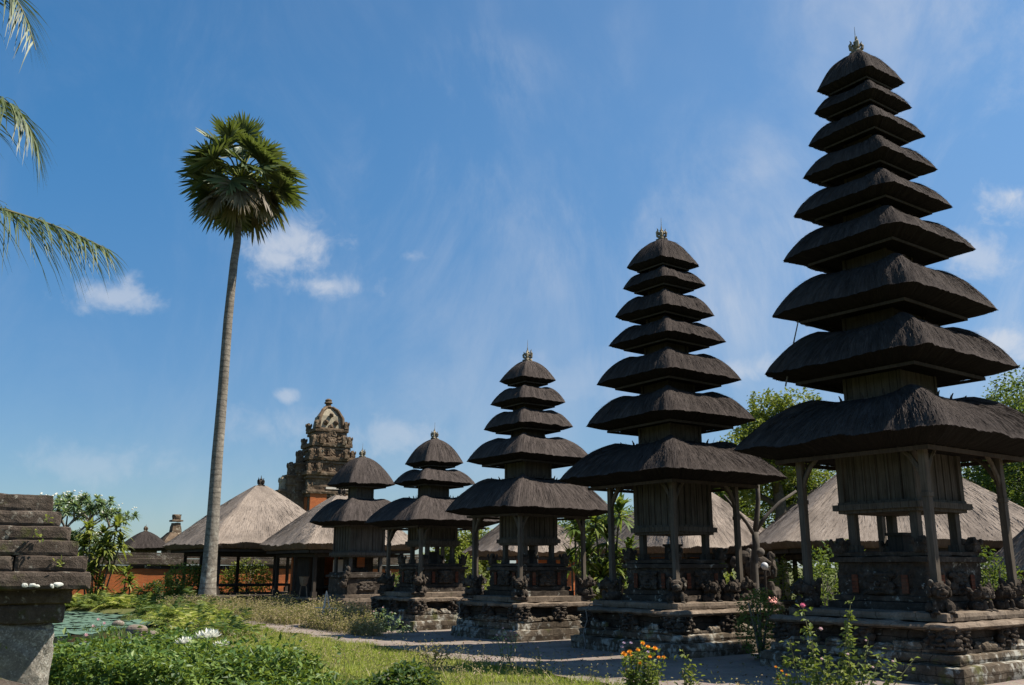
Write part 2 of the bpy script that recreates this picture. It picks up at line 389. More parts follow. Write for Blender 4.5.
M_LEAF_FRANG = leaf('blue_green_leaf', (.07, .125, .07), (.16, .24, .14), (.27, .34, .22))
M_LEAF_CORD = leaf('strap_leaf', (.035, .07, .014), (.09, .14, .025), (.24, .25, .05), rough=.5)
M_PALM = leaf('fan_palm_leaf', (.025, .042, .017), (.064, .092, .037), (.185, .205, .10), tr=.18, rough=.5, spec=.35)
M_PALMDEAD = leaf('dry_fan_palm_leaf', (.05, .04, .025), (.11, .085, .055), (.17, .14, .09), tr=.2)
M_COCO = leaf('coconut_leaflet', (.014, .028, .010), (.04, .065, .02), (.12, .15, .06), tr=.12, rough=.5, spec=.4)
M_GRASS = leaf('sunlit_grass_blade', (.12, .175, .025), (.29, .335, .055), (.47, .42, .15), tr=.45)
M_FERN = leaf('bank_fern_leaf', (.05, .085, .018), (.135, .18, .038), (.24, .26, .07), tr=.4)
M_WEED = leaf('dry_weed_leaf', (.13, .12, .04), (.27, .215, .11), (.38, .29, .19), tr=.35)
M_LITTER = leaf('fallen_dry_leaf', (.06, .04, .025), (.16, .11, .06), (.28, .20, .09), tr=.1)
M_ROSELEAF = leaf('rose_leaf', (.035, .06, .018), (.10, .14, .04), (.24, .25, .09))
def plain(name, c1, c2, rough=.6, scale=6, trans=None, spec=.3):
    m, g_ = material(name); geo = g_.n('ShaderNodeNewGeometry')
    x = g_.math('ADD', g_.math('MULTIPLY', g_.noise(geo.outputs['Position'], scale, 5, .6), .7), g_.math('MULTIPLY', geo.outputs['Random Per Island'], .3))
    finish(g_, g_.ramp(x, [(.3, c1), (.7, c2)]), rough, spec=spec, trans=((*c2, 1), trans) if trans else None)
    return m
M_BARK = plain('grey_bark', (.07, .06, .05), (.20, .18, .155), .9, 9)
M_BARKD = plain('dark_bark', (.035, .03, .025), (.10, .085, .07), .9, 9)
M_STEM = plain('green_stem', (.07, .08, .03), (.14, .13, .06), .7)
M_WHITE = plain('white_petal', (.62, .62, .54), (.78, .78, .72), .5, 6, .25)
M_PINK = plain('pink_petal', (.62, .09, .20), (.75, .22, .34), .5, 30, .2)
M_PALEPINK = plain('pale_pink_petal', (.62, .34, .38), (.75, .55, .55), .5, 30, .2)
M_ORANGE = plain('orange_petal', (.75, .22, .01), (.85, .40, .02), .5, 30, .15)
M_LILAC = plain('lilac_petal', (.42, .30, .45), (.58, .46, .60), .5, 30, .2)
M_PAD = plain('lily_pad', (.045, .095, .055), (.105, .165, .115), .6, 3, None, .5)
M_GOLD = plain('weathered_ornament', (.05, .042, .032), (.34, .29, .20), .8, 16)
M_PALE = plain('pale_painted_timber', (.42, .38, .33), (.58, .54, .48), .7)
M_CLOTH = plain('faded_pink_cloth', (.45, .14, .12), (.6, .32, .28), .8, 20)
M_GLOBE = plain('white_globe', (.36, .36, .36), (.44, .44, .44), .4, 2)
M_WIRE = plain('dull_cable', (.11, .10, .09), (.16, .15, .135), .6)

m_, g_ = material('palm_trunk')
uv = g_.n('ShaderNodeUVMap').outputs[0]; pos = g_.n('ShaderNodeNewGeometry').outputs['Position']
s3 = g_.n('ShaderNodeSeparateXYZ', {'Vector': pos})
rg = g_.math('FRACT', g_.math('ADD', g_.math('MULTIPLY', s3.outputs['Z'], 4.2), g_.math('MULTIPLY', g_.noise(pos, 1.5, 3), 1.2)))
n1 = g_.noise(pos, 7, 6, .65); n2 = g_.noise(pos, 1.1, 4, .6)
c = g_.ramp(g_.math('ADD', g_.math('MULTIPLY', n1, .6), g_.math('MULTIPLY', n2, .4)), [(.3, (.07, .06, .048)), (.5, (.15, .132, .108)), (.7, (.26, .235, .195))])
c = g_.mix(g_.math('MULTIPLY', g_.step(rg, .75, 1.0), .55), c, (.05, .043, .036))
low = g_.math('MULTIPLY', g_.step(g_.noise(pos, 4.5, 6, .7), .5, .62), g_.step(s3.outputs['Z'], 4.5, 1.0))
c = g_.mix(g_.math('MULTIPLY', low, .7), c, (.36, .35, .30))
finish(g_, c, .9, g_.math('SUBTRACT', n1, rg), .6, .04, .2); M_TRUNK = m_

m_, g_ = material('ground_soil_grass')
pos = g_.n('ShaderNodeNewGeometry').outputs['Position']
n1 = g_.noise(pos, .9, 6, .65); n2 = g_.noise(pos, 9, 6, .7)
c = g_.ramp(g_.math('ADD', g_.math('MULTIPLY', n1, .55), g_.math('MULTIPLY', n2, .45)), [(.3, (.035, .045, .014)), (.5, (.085, .095, .028)), (.7, (.15, .135, .06))])
finish(g_, c, .95, n2, .6, .04, .15); M_GROUND = m_
m_, g_ = material('gravel_path')
pos = g_.n('ShaderNodeNewGeometry').outputs['Position']
n1 = g_.noise(pos, .7, 6, .65); n2 = g_.noise(pos, 26, 6, .75)
vo = g_.n('ShaderNodeTexVoronoi', {'Vector': pos, 'Scale': 26.0}).outputs['Color']
c = g_.ramp(g_.math('ADD', g_.math('MULTIPLY', n1, .5), g_.math('MULTIPLY', n2, .5)), [(.3, (.14, .112, .094)), (.5, (.225, .185, .158)), (.7, (.31, .265, .23))])
c = g_.mix(.22, c, vo, 'MULTIPLY')
n3 = g_.noise(g_.vm('ADD', pos, (4, 2, 0)), .55, 7, .68)
c = g_.mix(g_.math('MULTIPLY', g_.step(n3, .48, .66), .6), c, (.085, .072, .055))
finish(g_, c, .95, n2, .7, .02, .15); M_PATH = m_
m_, g_ = material('pond_water')
pos = g_.n('ShaderNodeNewGeometry').outputs['Position']
finish(g_, (.018, .028, .022, 1), .06, g_.noise(pos, 5, 3), .12, .02, .5); M_WATER = m_

# ------------------------------------------------------------------ the row frame: a runs away along the row, c across it towards the camera side
YAW = R(35.9)
N2 = Vector((math.sin(YAW), -math.cos(YAW), 0)); N1 = Vector((-math.cos(YAW), -math.sin(YAW), 0))
C5 = Vector((6.78, 16.26, 0))
def RW(a, c, z=0): return C5 - N2*a + N1*c + Vector((0, 0, z))
def to_row(X, Y):
    dx, dy = X - C5.x, Y - C5.y
    return dx*-N2.x + dy*-N2.y, dx*N1.x + dy*N1.y
POND_IN = ([-8, 0, 6, 12, 18, 24, 30, 33, 36], [9.2, 8.9, 8.6, 8.0, 6.8, 5.6, 5.0, 5.8, 8.8])
def pond_depth(X, Y):
    """> 0 inside the pond: metres from its edge"""
    a, c = to_row(X, Y)
    wob = .22*np.sin(a*1.9) + .15*np.sin(a*4.3+c)
    inner = c - np.interp(a, *POND_IN) + wob; outer = 11.2 - c + wob + np.clip(a-10, 0, 30)*.25
    end = 34.5 - a
    return np.minimum(np.minimum(inner, outer), end)
def gz(X, Y):
    X = np.asarray(X, float); Y = np.asarray(Y, float)
    P = np.stack([X, Y, 0*X], -1).reshape(-1, 3)
    h = .035*vn(P*.5, 3) + .015*vn(P*1.9, 5)
    h = h.reshape(X.shape)
    a, c = to_row(X, Y)
    calm = np.clip((c - 4.0)/1.5, 0, 1)            # flat under the courtyard
    h = h*calm
    d = pond_depth(X, Y)
    return h - .75*np.clip(d/.9 + .25, 0, 1)*(d > -.225) - np.where(calm < .02, .0, 0)
def gz1(x, y): return float(gz(np.array([x]), np.array([y]))[0])

# ground sheet to the horizon
def grid_sheet(xs, ys, zf):
    X, Y = np.meshgrid(xs, ys, indexing='ij'); Z = zf(X, Y); nx, ny = X.shape
    idx = np.arange(nx*ny).reshape(nx, ny)
    q = np.stack([idx[:-1, :-1], idx[1:, :-1], idx[1:, 1:], idx[:-1, 1:]], -1).reshape(-1, 4)
    return MB().add(np.stack([X, Y, Z], -1).reshape(-1, 3), q)
xs = np.concatenate([[-4000, -1200, -400, -150, -90], np.arange(-60, 45.01, .4), [80, 150, 400, 1200, 4000]])
ys = np.concatenate([[-3000, -800, -200, -60, -20], np.arange(-8, 70.01, .4), [100, 180, 400, 1200, 4500]])
structure('ground', grid_sheet(xs, ys, gz), M_GROUND, True)
# gravel court and path round the shrines
def path_edge(a): return 5.75 - .035*a + .16*math.sin(a*1.3) + .1*math.sin(a*3.1+1) + .06*math.sin(a*7.7)
pa = np.arange(-14, 24.01, .25); P = []
for a in pa:
    e = path_edge(a) if a < 20.5 else path_edge(a) - (a-20.5)*1.1
    for c in np.linspace(-9, e, 18):
        w = RW(a, c); P.append((w.x, w.y, gz1(w.x, w.y)*.0 + .006 + (.03 if c > 4.0 else 0)*np.clip((c-4)/1.5, 0, 1)))
idx = np.arange(len(P)).reshape(len(pa), 18)
structure('path', MB().add(P, np.stack([idx[:-1, :-1], idx[:-1, 1:], idx[1:, 1:], idx[1:, :-1]], -1).reshape(-1, 4)), M_PATH, True)
# pond water
P = [RW(a, c, -.17) for a, c in ((-9, 8.4), (-9, 13), (36, 19), (36, 4))]
structure('pond_water', MB().add([tuple(p) for p in P], [(0, 1, 2, 3)]), M_WATER)

# ------------------------------------------------------------------ thatched roofs
def ring_unit(n_side, rr):
    """unit rounded square, counter-clockwise; returns points and corner weight"""
    pts = []; k = max(3, int(n_side*.08)); s = 1-rr
    for q in range(4):
        a0 = q*math.pi/2; ca, sa = math.cos(a0), math.sin(a0)
        seg = [(1, -s + 2*s*i/n_side) for i in range(n_side)] + [(s + rr*math.cos(t), s + rr*math.sin(t)) for t in np.linspace(0, math.pi/2, k, endpoint=False)]
        pts += [(x*ca - y*sa, x*sa + y*ca) for x, y in seg]
    return np.array(pts)
def roof_mb(bx, by, ax, ay, ze, zc, p=2.1, thick=.16, inset=.22, droop=.08, rr=.10, n_side=40, M=12, seed=0, lean=0.0, slivers=600, fringe=500, sl_len=.3, hip=.03, scale=1.0, tipcone=0.0, under=.35):
    U = ring_unit(n_side, rr); n = len(U); cw = (np.abs(U[:, 0]*U[:, 1]))**3.2
    per = np.concatenate([[0], np.cumsum(np.linalg.norm(np.diff(U*np.array([bx, by]), axis=0), axis=1))])
    th = np.arange(n)/n*2*np.pi
    nz = lambda f, s_: vn(np.stack([np.cos(th)*f, np.sin(th)*f, 0*th+s_], 1), seed)
    tips = (np.abs(U[:, 0]*U[:, 1]))**6
    def surf(i_t):
        t = i_t
        hx = ax + (bx-ax)*t; hy = ay + (by-ay)*t
        z = ze + (zc-ze)*((1-t**p)*(1-tipcone) + tipcone*(1-t)) - droop*tips*t**3 + hip*cw*(1-t)**.5*min(1, .35+t*3)
        z = z + (.040*nz(3.2, t*1.5) + .022*nz(9, t*3) + .016*nz(24, t*5))*min(1, t*2)*scale
        r = 1 + (.016*nz(7, 7) + .010*nz(26, 5) + .008*nz(60, 3))*t
        return np.stack([U[:, 0]*hx*r, U[:, 1]*hy*r, z], 1)
    rows = []; vs = []
    ts = np.linspace(0, 1, M+1)**.85
    run = math.hypot(bx-ax, zc-ze)
    for t in ts: rows.append(surf(t)); vs.append(t*run)
    def strip(rows, vs):
        m = len(rows); UV = np.stack([np.tile(per[:n], m), np.repeat(vs, n)], 1)
        idx = np.arange(n*m).reshape(m, n); nx = np.roll(idx, -1, axis=1)
        return np.concatenate(rows), np.stack([idx[:-1], idx[1:], nx[1:], nx[:-1]], -1).reshape(-1, 4), UV
    lip = rows[-1]
    mb = MB().add(*strip(rows, vs))
    ur = [lip - np.array([0, 0, .004])]; uvs_ = [0.0]
    for f, dz in ((.35, .42), (.7, .80), (1.0, 1.0)):
        q = lip.copy(); q[:, 0] -= U[:, 0]*inset*f; q[:, 1] -= U[:, 1]*inset*f
        q[:, 2] = lip[:, 2]*(1-f) + ze*f - thick*dz + .010*scale*nz(26, 13+f); ur.append(q); uvs_.append(f*inset)
    ur.append(np.stack([U[:, 0]*(ax*.8+.02), U[:, 1]*(ay*.8+.02), np.full(n, ze - thick + (zc-ze)*under)], 1)); uvs_.append(inset+bx)
    un = MB().add(*strip(ur, uvs_))
    if ax > 0: mb.add(rows[0], [tuple(range(n))], np.zeros((n, 2)))
    # loose straws lying on the slope and hanging at the cut edge
    R_ = np.stack(rows[:M+1], 0)
    if slivers:
        i = rng.integers(0, n, slivers); tt = np.sqrt(rng.uniform(.03, .92, slivers))*M*.999; k = np.clip(tt.astype(int), 0, M-1); fr = (tt-k)[:, None]
        A = R_[k, i]*(1-fr) + R_[k+1, i]*fr; B = R_[np.minimum(k+1, M), i]; D = R_[np.minimum(k+1, M), i]-R_[k, i]
        D = D + rng.normal(size=D.shape)*.12*np.linalg.norm(D, axis=1, keepdims=True)
        D /= np.linalg.norm(D, axis=1, keepdims=True); S = np.cross(D, [0, 0, 1.]); S /= np.maximum(np.linalg.norm(S, axis=1, keepdims=True), 1e-5); Nn = np.cross(S, D)
        Nn *= np.sign(Nn[:, 2:3]+1e-9)
        L = sl_len*rng.uniform(.4, 1.2, (slivers, 1))*np.clip((1.0-tt/M)[:, None]*3.2, .12, 1); w = .012*scale*rng.uniform(.5, 1.5, (slivers, 1)); h = .008*scale*rng.uniform(.1, 1.3, (slivers, 1))
        a0 = A + Nn*.003; a1 = A + D*L*.5 + Nn*h*.6; a2 = A + D*L - np.array([0, 0, .10])*L*L + Nn*h
        V = np.stack([a0-S*w/2, a0+S*w/2, a2, ], 1).reshape(-1, 3)
        uvs = np.stack([per[i], tt/M*run], 1); uvs = np.repeat(uvs, 3, axis=0) + np.tile([[0, 0], [.01, 0], [0, .3]], (slivers, 1))
        mb.add(V, np.arange(slivers*3).reshape(-1, 3), uvs)
    if fringe:
        i = rng.integers(0, n, fringe); f = rng.uniform(0, 1, (fringe, 1))
        A = lip[i]*(1-f) + lip[(i+1) % n]*f
        O = np.stack([U[i, 0]*(np.abs(U[i, 0]) > np.abs(U[i, 1])*.9), U[i, 1]*(np.abs(U[i, 1]) > np.abs(U[i, 0])*.9), 0*f[:, 0]], 1)
        S = np.stack([-O[:, 1], O[:, 0], 0*f[:, 0]], 1); S /= np.maximum(np.linalg.norm(S, axis=1, keepdims=True), 1e-5)
        L = scale*rng.uniform(.008, .035, (fringe, 1)); w = scale*rng.uniform(.008, .022, (fringe, 1))
        tip = A + O*L*.9 + np.array([0, 0, -1.])*L*.6 + S*L*rng.uniform(-.4, .4, (fringe, 1))
        V = np.stack([A-S*w/2 + [0, 0, .008], A+S*w/2 + [0, 0, .008], tip], 1).reshape(-1, 3)
        mb.add(V, np.arange(fringe*3).reshape(-1, 3), np.repeat(np.stack([per[i], np.full(fringe, run)], 1), 3, axis=0))
    return mb, un

# ------------------------------------------------------------------ carved stone pieces
def lion_mb(h=.55, seed=0):
    """squatting guardian beast carrying a post; faces -Y, base at z = 0"""
    m = MB(); k = h/.55; E = lambda c, r, **kw: m.ell([x*k for x in c], [x*k for x in r], amp=.018*k, freq=14/k, seed=seed, nu=12, nv=8, **kw)
    E((0, .06, .12), (.19, .20, .13)); E((0, .04, .26), (.15, .14, .17))
    for s in (-1, 1):
        E((s*.16, -.02, .10), (.08, .13, .10)); E((s*.11, -.17, .10), (.05, .055, .13)); E((s*.12, -.23, .025), (.06, .07, .035))
        E((s*.075, -.235, .42), (.035, .03, .032)); E((s*.14, -.12, .49), (.045, .04, .065)); E((s*.16, -.05, .36), (.05, .09, .10))
        E((s*.075, -.27, .315), (.022, .02, .045))
        for q in range(3): E((s*(.15+.02*q), .02+.05*q, .30+.07*q), (.04, .05, .05))
    E((0, -.12, .38), (.14, .15, .13)); E((0, -.25, .35), (.09, .07, .06)); E((0, -.24, .285), (.075, .06, .028)); E((0, -.305, .385), (.035, .03, .028))
    E((0, .20, .36), (.05, .06, .16)); E((0, .23, .50), (.06, .05, .07))
    m.rough((0, 0, -.02*k), (.44*k, .5*k, .09*k), .06, .012, 12, seed)
    return m
def karang_mb(w, h, d, seed=0):
    """carved giant-head corner bracket, front at -Y, centred on its base"""
    m = MB(); m.rough((0, 0, h*.5), (w*.8, d*.75, h), .05, .01, 12, seed, ridged=.018)
    E = lambda c, r: m.ell((c[0]*w, c[1]*d, c[2]*h), (r[0]*w, r[1]*d, r[2]*h), amp=.014, freq=18, seed=seed, nu=10, nv=7)
    for s in (-1, 1):
        E((s*.22, -.42, .62), (.12, .16, .10)); E((s*.22, -.54, .62), (.05, .06, .045)); E((s*.24, -.40, .76), (.18, .14, .06))
        E((s*.18, -.45, .20), (.05, .10, .12)); E((s*.43, -.25, .38), (.12, .22, .17)); E((s*.42, -.2, .12), (.13, .25, .12)); E((s*.42, -.22, .86), (.14, .22, .13))
        E((s*.1, -.5, .3), (.035, .08, .06))
    E((0, -.50, .48), (.10, .18, .09)); E((0, -.42, .28), (.30, .16, .07)); E((0, -.40, .10), (.22, .18, .08)); E((0, -.38, .90), (.2, .18, .11))
    return m
def antefix_mb(w, h, seed=0):
    """flame-shaped corner ornament"""
    m = MB(); m.rough((0, 0, h*.3), (w, w, h*.6), .05, .01, 14, seed, ridged=.015)
    m.rough((0, 0, h*.72), (w*.7, w*.7, h*.3), .05, .01, 14, seed, ridged=.012, taper=.5)
    for s in (-1, 1):
        for t in (-1, 1): m.ell((s*w*.45, t*w*.45, h*.62), (w*.18, w*.18, h*.2), amp=.01, freq=20, seed=seed, nu=8, nv=6)
    return m
def finial_mb(h, seed=0):
    """small worn crown of scrolls on a roof tip"""
    m = MB(); m.lathe((0, 0, 0), [(.20*h, -.12*h), (.24*h, 0), (.15*h, .1*h), (.19*h, .18*h), (.11*h, .28*h), (.16*h, .40*h), (.20*h, .5*h), (.09*h, .58*h), (.13*h, .68*h), (.05*h, .78*h), (.015*h, 1.05*h)], 10)
    for q in range(4):
        a = q*math.pi/2 + math.pi/4; ca, sa = math.cos(a), math.sin(a); up = .9 + .2*((q*7+seed) % 3)/2
        m.tube([(ca*.10*h, sa*.10*h, .2*h), (ca*.27*h, sa*.27*h, .32*h), (ca*.30*h, sa*.30*h, .52*h*up), (ca*.22*h, sa*.22*h, .66*h*up), (ca*.27*h, sa*.27*h, .78*h*up)], [.08*h, .09*h, .075*h, .05*h, .02*h], 6)
        m.ell((ca*.24*h, sa*.24*h, .08*h), (.13*h, .13*h, .11*h), amp=.05*h, freq=16, seed=seed+q, nu=8, nv=6)
        m.ell((ca*.16*h, sa*.16*h, .50*h), (.09*h, .09*h, .12*h), amp=.05*h, freq=16, seed=seed+q+4, nu=8, nv=6)
    return m

# ------------------------------------------------------------------ the meru shrines
MERU = {
 9: dict(C=(6.78, 16.26), apex=11.45, t=[(1.98, 3.66), (1.56, 5.04), (1.40, 6.15), (1.20, 7.27), (1.02, 8.14), (.86, 8.89), (.76, 9.59), (.64, 10.23), (.58, 10.73)]),
 7: dict(C=(3.44, 20.01), apex=8.95, t=[(1.73, 3.48), (1.31, 4.69), (1.12, 5.61), (.92, 6.48), (.78, 7.13), (.66, 7.81), (.58, 8.30)]),
 5: dict(C=(.41, 23.67), apex=6.92, t=[(1.52, 3.02), (1.16, 4.29), (.83, 5.13), (.70, 5.78), (.53, 6.38)]),
 3: dict(C=(-2.32, 27.5), apex=5.38, t=[(1.52, 2.90), (.89, 4.05), (.64, 4.63)]),
 2: dict(C=(-5.36, 33.03), apex=5.49, t=[(1.34, 3.16), (.89, 4.48)]),
}
LABEL = {9: 'tallest shrine tower with nine stacked black thatched roofs', 7: 'shrine tower with seven stacked black thatched roofs',
         5: 'shrine tower with five stacked black thatched roofs', 3: 'shrine tower with three stacked black thatched roofs on an open stone base',
         2: 'smallest shrine tower with only two thatched roofs over a plank chamber'}
def meru(nt):
    D = MERU[nt]; T = D['t']; b = T[0][0]; k = b/1.75; zt = T[0][1]; sd = nt*31
    root = thing('meru_shrine', LABEL[nt], 'shrine', (*D['C'], 0), YAW, 'multi-tiered thatched shrines in a row')
    P = lambda nm, mb, m, par=root, **kw: obj(nm, mb, m, par, **kw)
    small = nt == 2; fine = .07 if nt >= 7 else .11
    # --- stone base
    hp, hl = .92*b, .86*b; zl = .86
    m = MB(); m.rough((0, 0, .11), (2*hp, 2*hp, .30), fine*1.3, .022, 3.5, sd)
    m.rough((.01, -.01, .33), (2*hp*.93, 2*hp*.93, .16), fine*1.3, .02, 4, sd+1); P('base_plinth', m, M_PLINTH)
    if not small:
        m = MB(); m.rough((0, 0, .56), (2*hl*.86, 2*hl*.86, .34), fine, .015, 5, sd+2)
        m.rough((0, 0, .435), (2*hl*.95, 2*hl*.95, .06), fine, .012, 5, sd+3); P('platform_core', m, M_STONE)
        m = MB(); m.rough((0, 0, zl-.075), (2*hl, 2*hl, .11), fine*.8, .026, 5, sd+4); m.rough((0, 0, zl+.05), (2*hl*.84, 2*hl*.84, .13), fine, .012, 5, sd+5)
        P('platform_slab', m, M_LEDGE)
        kb = karang_mb(.46*k, .36, .36, sd)
        for s in (-1, 1):
            for r_, (x, y) in ((0, (s*(hl*.82), -hl*.86)), (math.pi/2*-1, (-hl*.86, s*hl*.82)), (math.pi/2, (hl*.86, s*hl*.82))):
                o = P('carved_bracket', kb.mesh('carved_bracket') if not isinstance(kb, bpy.types.Mesh) else kb, M_CARVE); o.location = (x, y, .44); o.rotation_euler = (0, 0, r_)
        for r_, (x, y) in ((0, (0, -hl*.86)), (-math.pi/2, (-hl*.86, 0))):
            o = P('carved_bracket', kb.mesh('carved_bracket'), M_CARVE); o.location = (x, y, .44); o.rotation_euler = (0, 0, r_)
        # sill slopes of rubble between the brackets
        for w_ in (0, 1):
            m = MB()
            for q in range(11):
                x = rng.uniform(-.82, .82)*hl; d_ = (rng.uniform(.16, .5), rng.uniform(.10, .2), rng.uniform(.08, .19)); y = -hl*.90 - rng.uniform(0, .04)
                if w_ == 0: m.rough((x, y, .40+d_[2]*.4), d_, .06, .025, 7, sd+q)
                else: m.rough((y, x, .40+d_[2]*.4), (d_[1], d_[0], d_[2]), .06, .025, 7, sd+q+20)
            if w_ == 0: m.rough((0, -hl*.86, .41), (1.75*hl, .12, .1), .1, .02, 7, sd)
            else: m.rough((-hl*.86, 0, .41), (.12, 1.75*hl, .1), .1, .02, 7, sd)
            P('rubble_course', m, M_PLINTH)
        ph = (.42 if nt > 5 else .46)*b; z0, z1 = .95, {9: 1.80, 7: 1.70, 5: 1.64, 3: 1.66}[nt]
        m = MB(); m.rough((0, 0, z0+.07), (2*ph*1.16, 2*ph*1.16, .16), fine, .012, 6, sd+6); m.rough((0, 0, z0+.2), (2*ph*1.08, 2*ph*1.08, .1), fine, .012, 6, sd+7)
        m.rough((0, 0, (z0+z1)/2+.06), (2*ph, 2*ph, z1-z0-.12), .045, .012, 8, sd+8, ridged=.036)
        m.rough((0, 0, z1-.03), (2*ph*1.10, 2*ph*1.10, .1), fine, .012, 6, sd+9); m.rough((0, 0, z1+.06), (2*ph*1.02, 2*ph*1.02, .08), fine, .012, 6, sd+10); P('pedestal', m, M_CARVE)
        # carved centre panels and red brick niches either side of them
        for r_ in (0, -math.pi/2):
            c_, s_ = math.cos(r_), math.sin(r_); rot = lambda x, y, z: (x*c_-y*s_, x*s_+y*c_, z)
            o = P('carved_panel', karang_mb(.62*ph, .36, .16, sd+2), M_CARVE); o.location = rot(0, -ph-.02, z0+.26); o.rotation_euler = (0, 0, r_)
            for s in (-1, 1):
                m = MB(); m.box((0, 0, .15), (.10*k, .02, .30)); o = P('niche', m, M_REDNICHE); o.location = rot(s*ph*.55, -ph-.035, z0+.28); o.rotation_euler = (0, 0, r_)
        for sx in (-1, 1):
            for sy in (-1, 1):
                o = P('corner_antefix', antefix_mb(.2*k, .30, sd+sx+2*sy), M_CARVE); o.location = (sx*ph*.92, sy*ph*.92, z1+.08)
        # guardians under the posts
        pq = {9: .59, 7: .54, 5: .64, 3: .61}[nt]*b; lm = lion_mb(.50*min(1, k+.1), sd).mesh('carved_guardian')
        for sx in (-1, 1):
            for sy in (-1, 1):
                o = P('carved_guardian', lm, M_CARVE); o.location = (sx*pq*1.02, sy*pq*1.02, zl+.10); o.rotation_euler = (0, 0, (-.785 if sy < 0 else -2.356) if sx < 0 else (.785 if sy < 0 else 2.356))
        if nt in (7, 9):
            for x in (0, .34*b):
                o = P('carved_guardian', lion_mb(.42, sd+5), M_CARVE); o.location = (x+.0, -pq*1.02, zl+.10); 
        wz = zt - .03
        hw = {9: .345, 7: .31, 5: .315, 3: .32}[nt]*b; cb = {9: 2.62, 7: 2.38, 5: 2.25, 3: 2.30}[nt]
        # short pillars carrying the chamber
        for sx in (-1, 1):
            for sy in (-1, 1):
                m = MB(); m.box((0, 0, (z1+cb)/2-cb), (.12*k, .12*k, cb-z1)); m.box((0, 0, -.05), (.17*k, .17*k, .06)); m.box((0, 0, z1+.14-cb), (.18*k, .18*k, .14))
                o = P('chamber_pillar', m, M_WOOD); o.location = (sx*hw*.86, sy*hw*.86, cb)
        # things of carved timber inside the open stage
        m = MB(); m.box((.05, .1, z1+.2), (hw*.5, hw*.4, .36)); m.box((.05, .1, z1+.4), (hw*.62, hw*.5, .05)); P('inner_altar', m, M_DARKWOOD)
    else:
        ph = .56*b; z1 = 1.50
        m = MB(); m.rough((0, 0, .52), (2*hp*.84, 2*hp*.84, .24), fine, .02, 4, sd+2); m.rough((0, 0, .69), (2*hp*.72, 2*hp*.72, .14), fine, .015, 5, sd+3); P('platform_slab', m, M_LEDGE)
        m = MB(); m.rough((0, 0, 1.02), (2*ph, 2*ph, .6), fine, .012, 6, sd+4, ridged=.01); m.rough((0, 0, 1.36), (2*ph*1.12, 2*ph*1.12, .1), fine, .012, 6, sd+5); m.rough((0, 0, 1.44), (2*ph*.98, 2*ph*.98, .09), fine, .01, 6, sd+6); P('pedestal', m, M_CARVE)
        o = P('carved_panel', karang_mb(.8*ph, .30, .12, sd), M_CARVE); o.location = (0, -ph-.02, .88)
        for s in (-1, 1):
            m = MB()
            for q in range(5): m.ell((s*(.10-.03*q)*b, 0, .12*q), (.13-.01*q, .11, .12), amp=.03, freq=12, seed=sd+q)
            o = P('carved_wing', m, M_CARVE); o.location = (s*ph*1.02, -ph*1.0, 1.1)
        hw = .47*b; cb = 2.06; wz = zt - .03
        for sx in (-1, 1):
            for sy in (-1, 1):
                m = MB(); m.box((0, 0, -.3), (.1, .1, .6)); o = P('chamber_pillar', m, M_WOOD); o.location = (sx*hw*.9, sy*hw*.9, cb)
        m = MB(); m.rough((0, .35*hw, 1.77), (hw*1.2, hw*.7, .55), .12, .01, 6, sd+8); P('inner_altar', m, M_STONE)
        m = MB(); m.box((.05, -hw*.15, 1.82), (.28, .04, .34)); P('niche', m, M_BRICK)
    # --- plank chamber
    m = MB(); top = zt + .25
    m.box((0, 0, (cb+top)/2), (2*hw, 2*hw, top-cb))
    for s in (-1, 1):
        for t_ in (-1, 1): m.box((s*hw, t_*hw, (cb+top)/2), (.10*k, .10*k, top-cb+.01))
    for q in range(1, 6):
        x = -hw + 2*hw*q/6
        m.box((x, -hw-.008, (cb+top)/2+.05), (.025, .022, top-cb-.1)); m.box((-hw-.008, x, (cb+top)/2+.05), (.022, .025, top-cb-.1))
    P('chamber', m, M_WOOD)
    m = MB(); m.box((0, 0, cb+.03), (2*hw*1.20, 2*hw*1.20, .10)); m.box((0, 0, cb-.045), (2*hw*1.1, 2*hw*1.1, .05)); m.box((0, 0, cb+.10), (2*hw*1.1, 2*hw*1.1, .045))
    P('chamber_ledge', m, M_WOOD)
    # --- posts with braces
    if not small:
        for sx in (-1, 1):
            for sy in (-1, 1):
                zb = zl + .48; w = .10*k
                m = MB(); m.box((0, 0, (zb+wz)/2-zb), (w, w, wz-zb)); m.box((0, 0, .05), (w*1.3, w*1.3, .1)); m.box((0, 0, .62*(wz-zb)), (w*1.25, w*1.25, .07)); m.box((0, 0, wz-zb-.08), (w*1.35, w*1.35, .09))
                o = P('roof_post', m, M_POST); o.location = (sx*pq, sy*pq, zb)
                for dx, dy in ((-sx, 0), (0, -sy)):
                    mm = MB(); hz_ = wz-zb
                    mm.tube([(0, 0, hz_-.62*k), (dx*.08, dy*.08, hz_-.42*k), (dx*.2*k, dy*.2*k, hz_-.22*k), (dx*.40*k, dy*.40*k, hz_-.04)], [.035, .045, .042, .035], 6); obj('brace', mm, M_POST, o)
        m = MB(); w = .11*k
        for s in (-1, 1):
            m.box((0, s*pq, wz+.04), (2*pq+w+.3, w, w)); m.box((s*pq, 0, wz+.05), (w*.98, 2*pq+w+.3, w*.96))
        P('ring_beam', m, M_DARKWOOD)
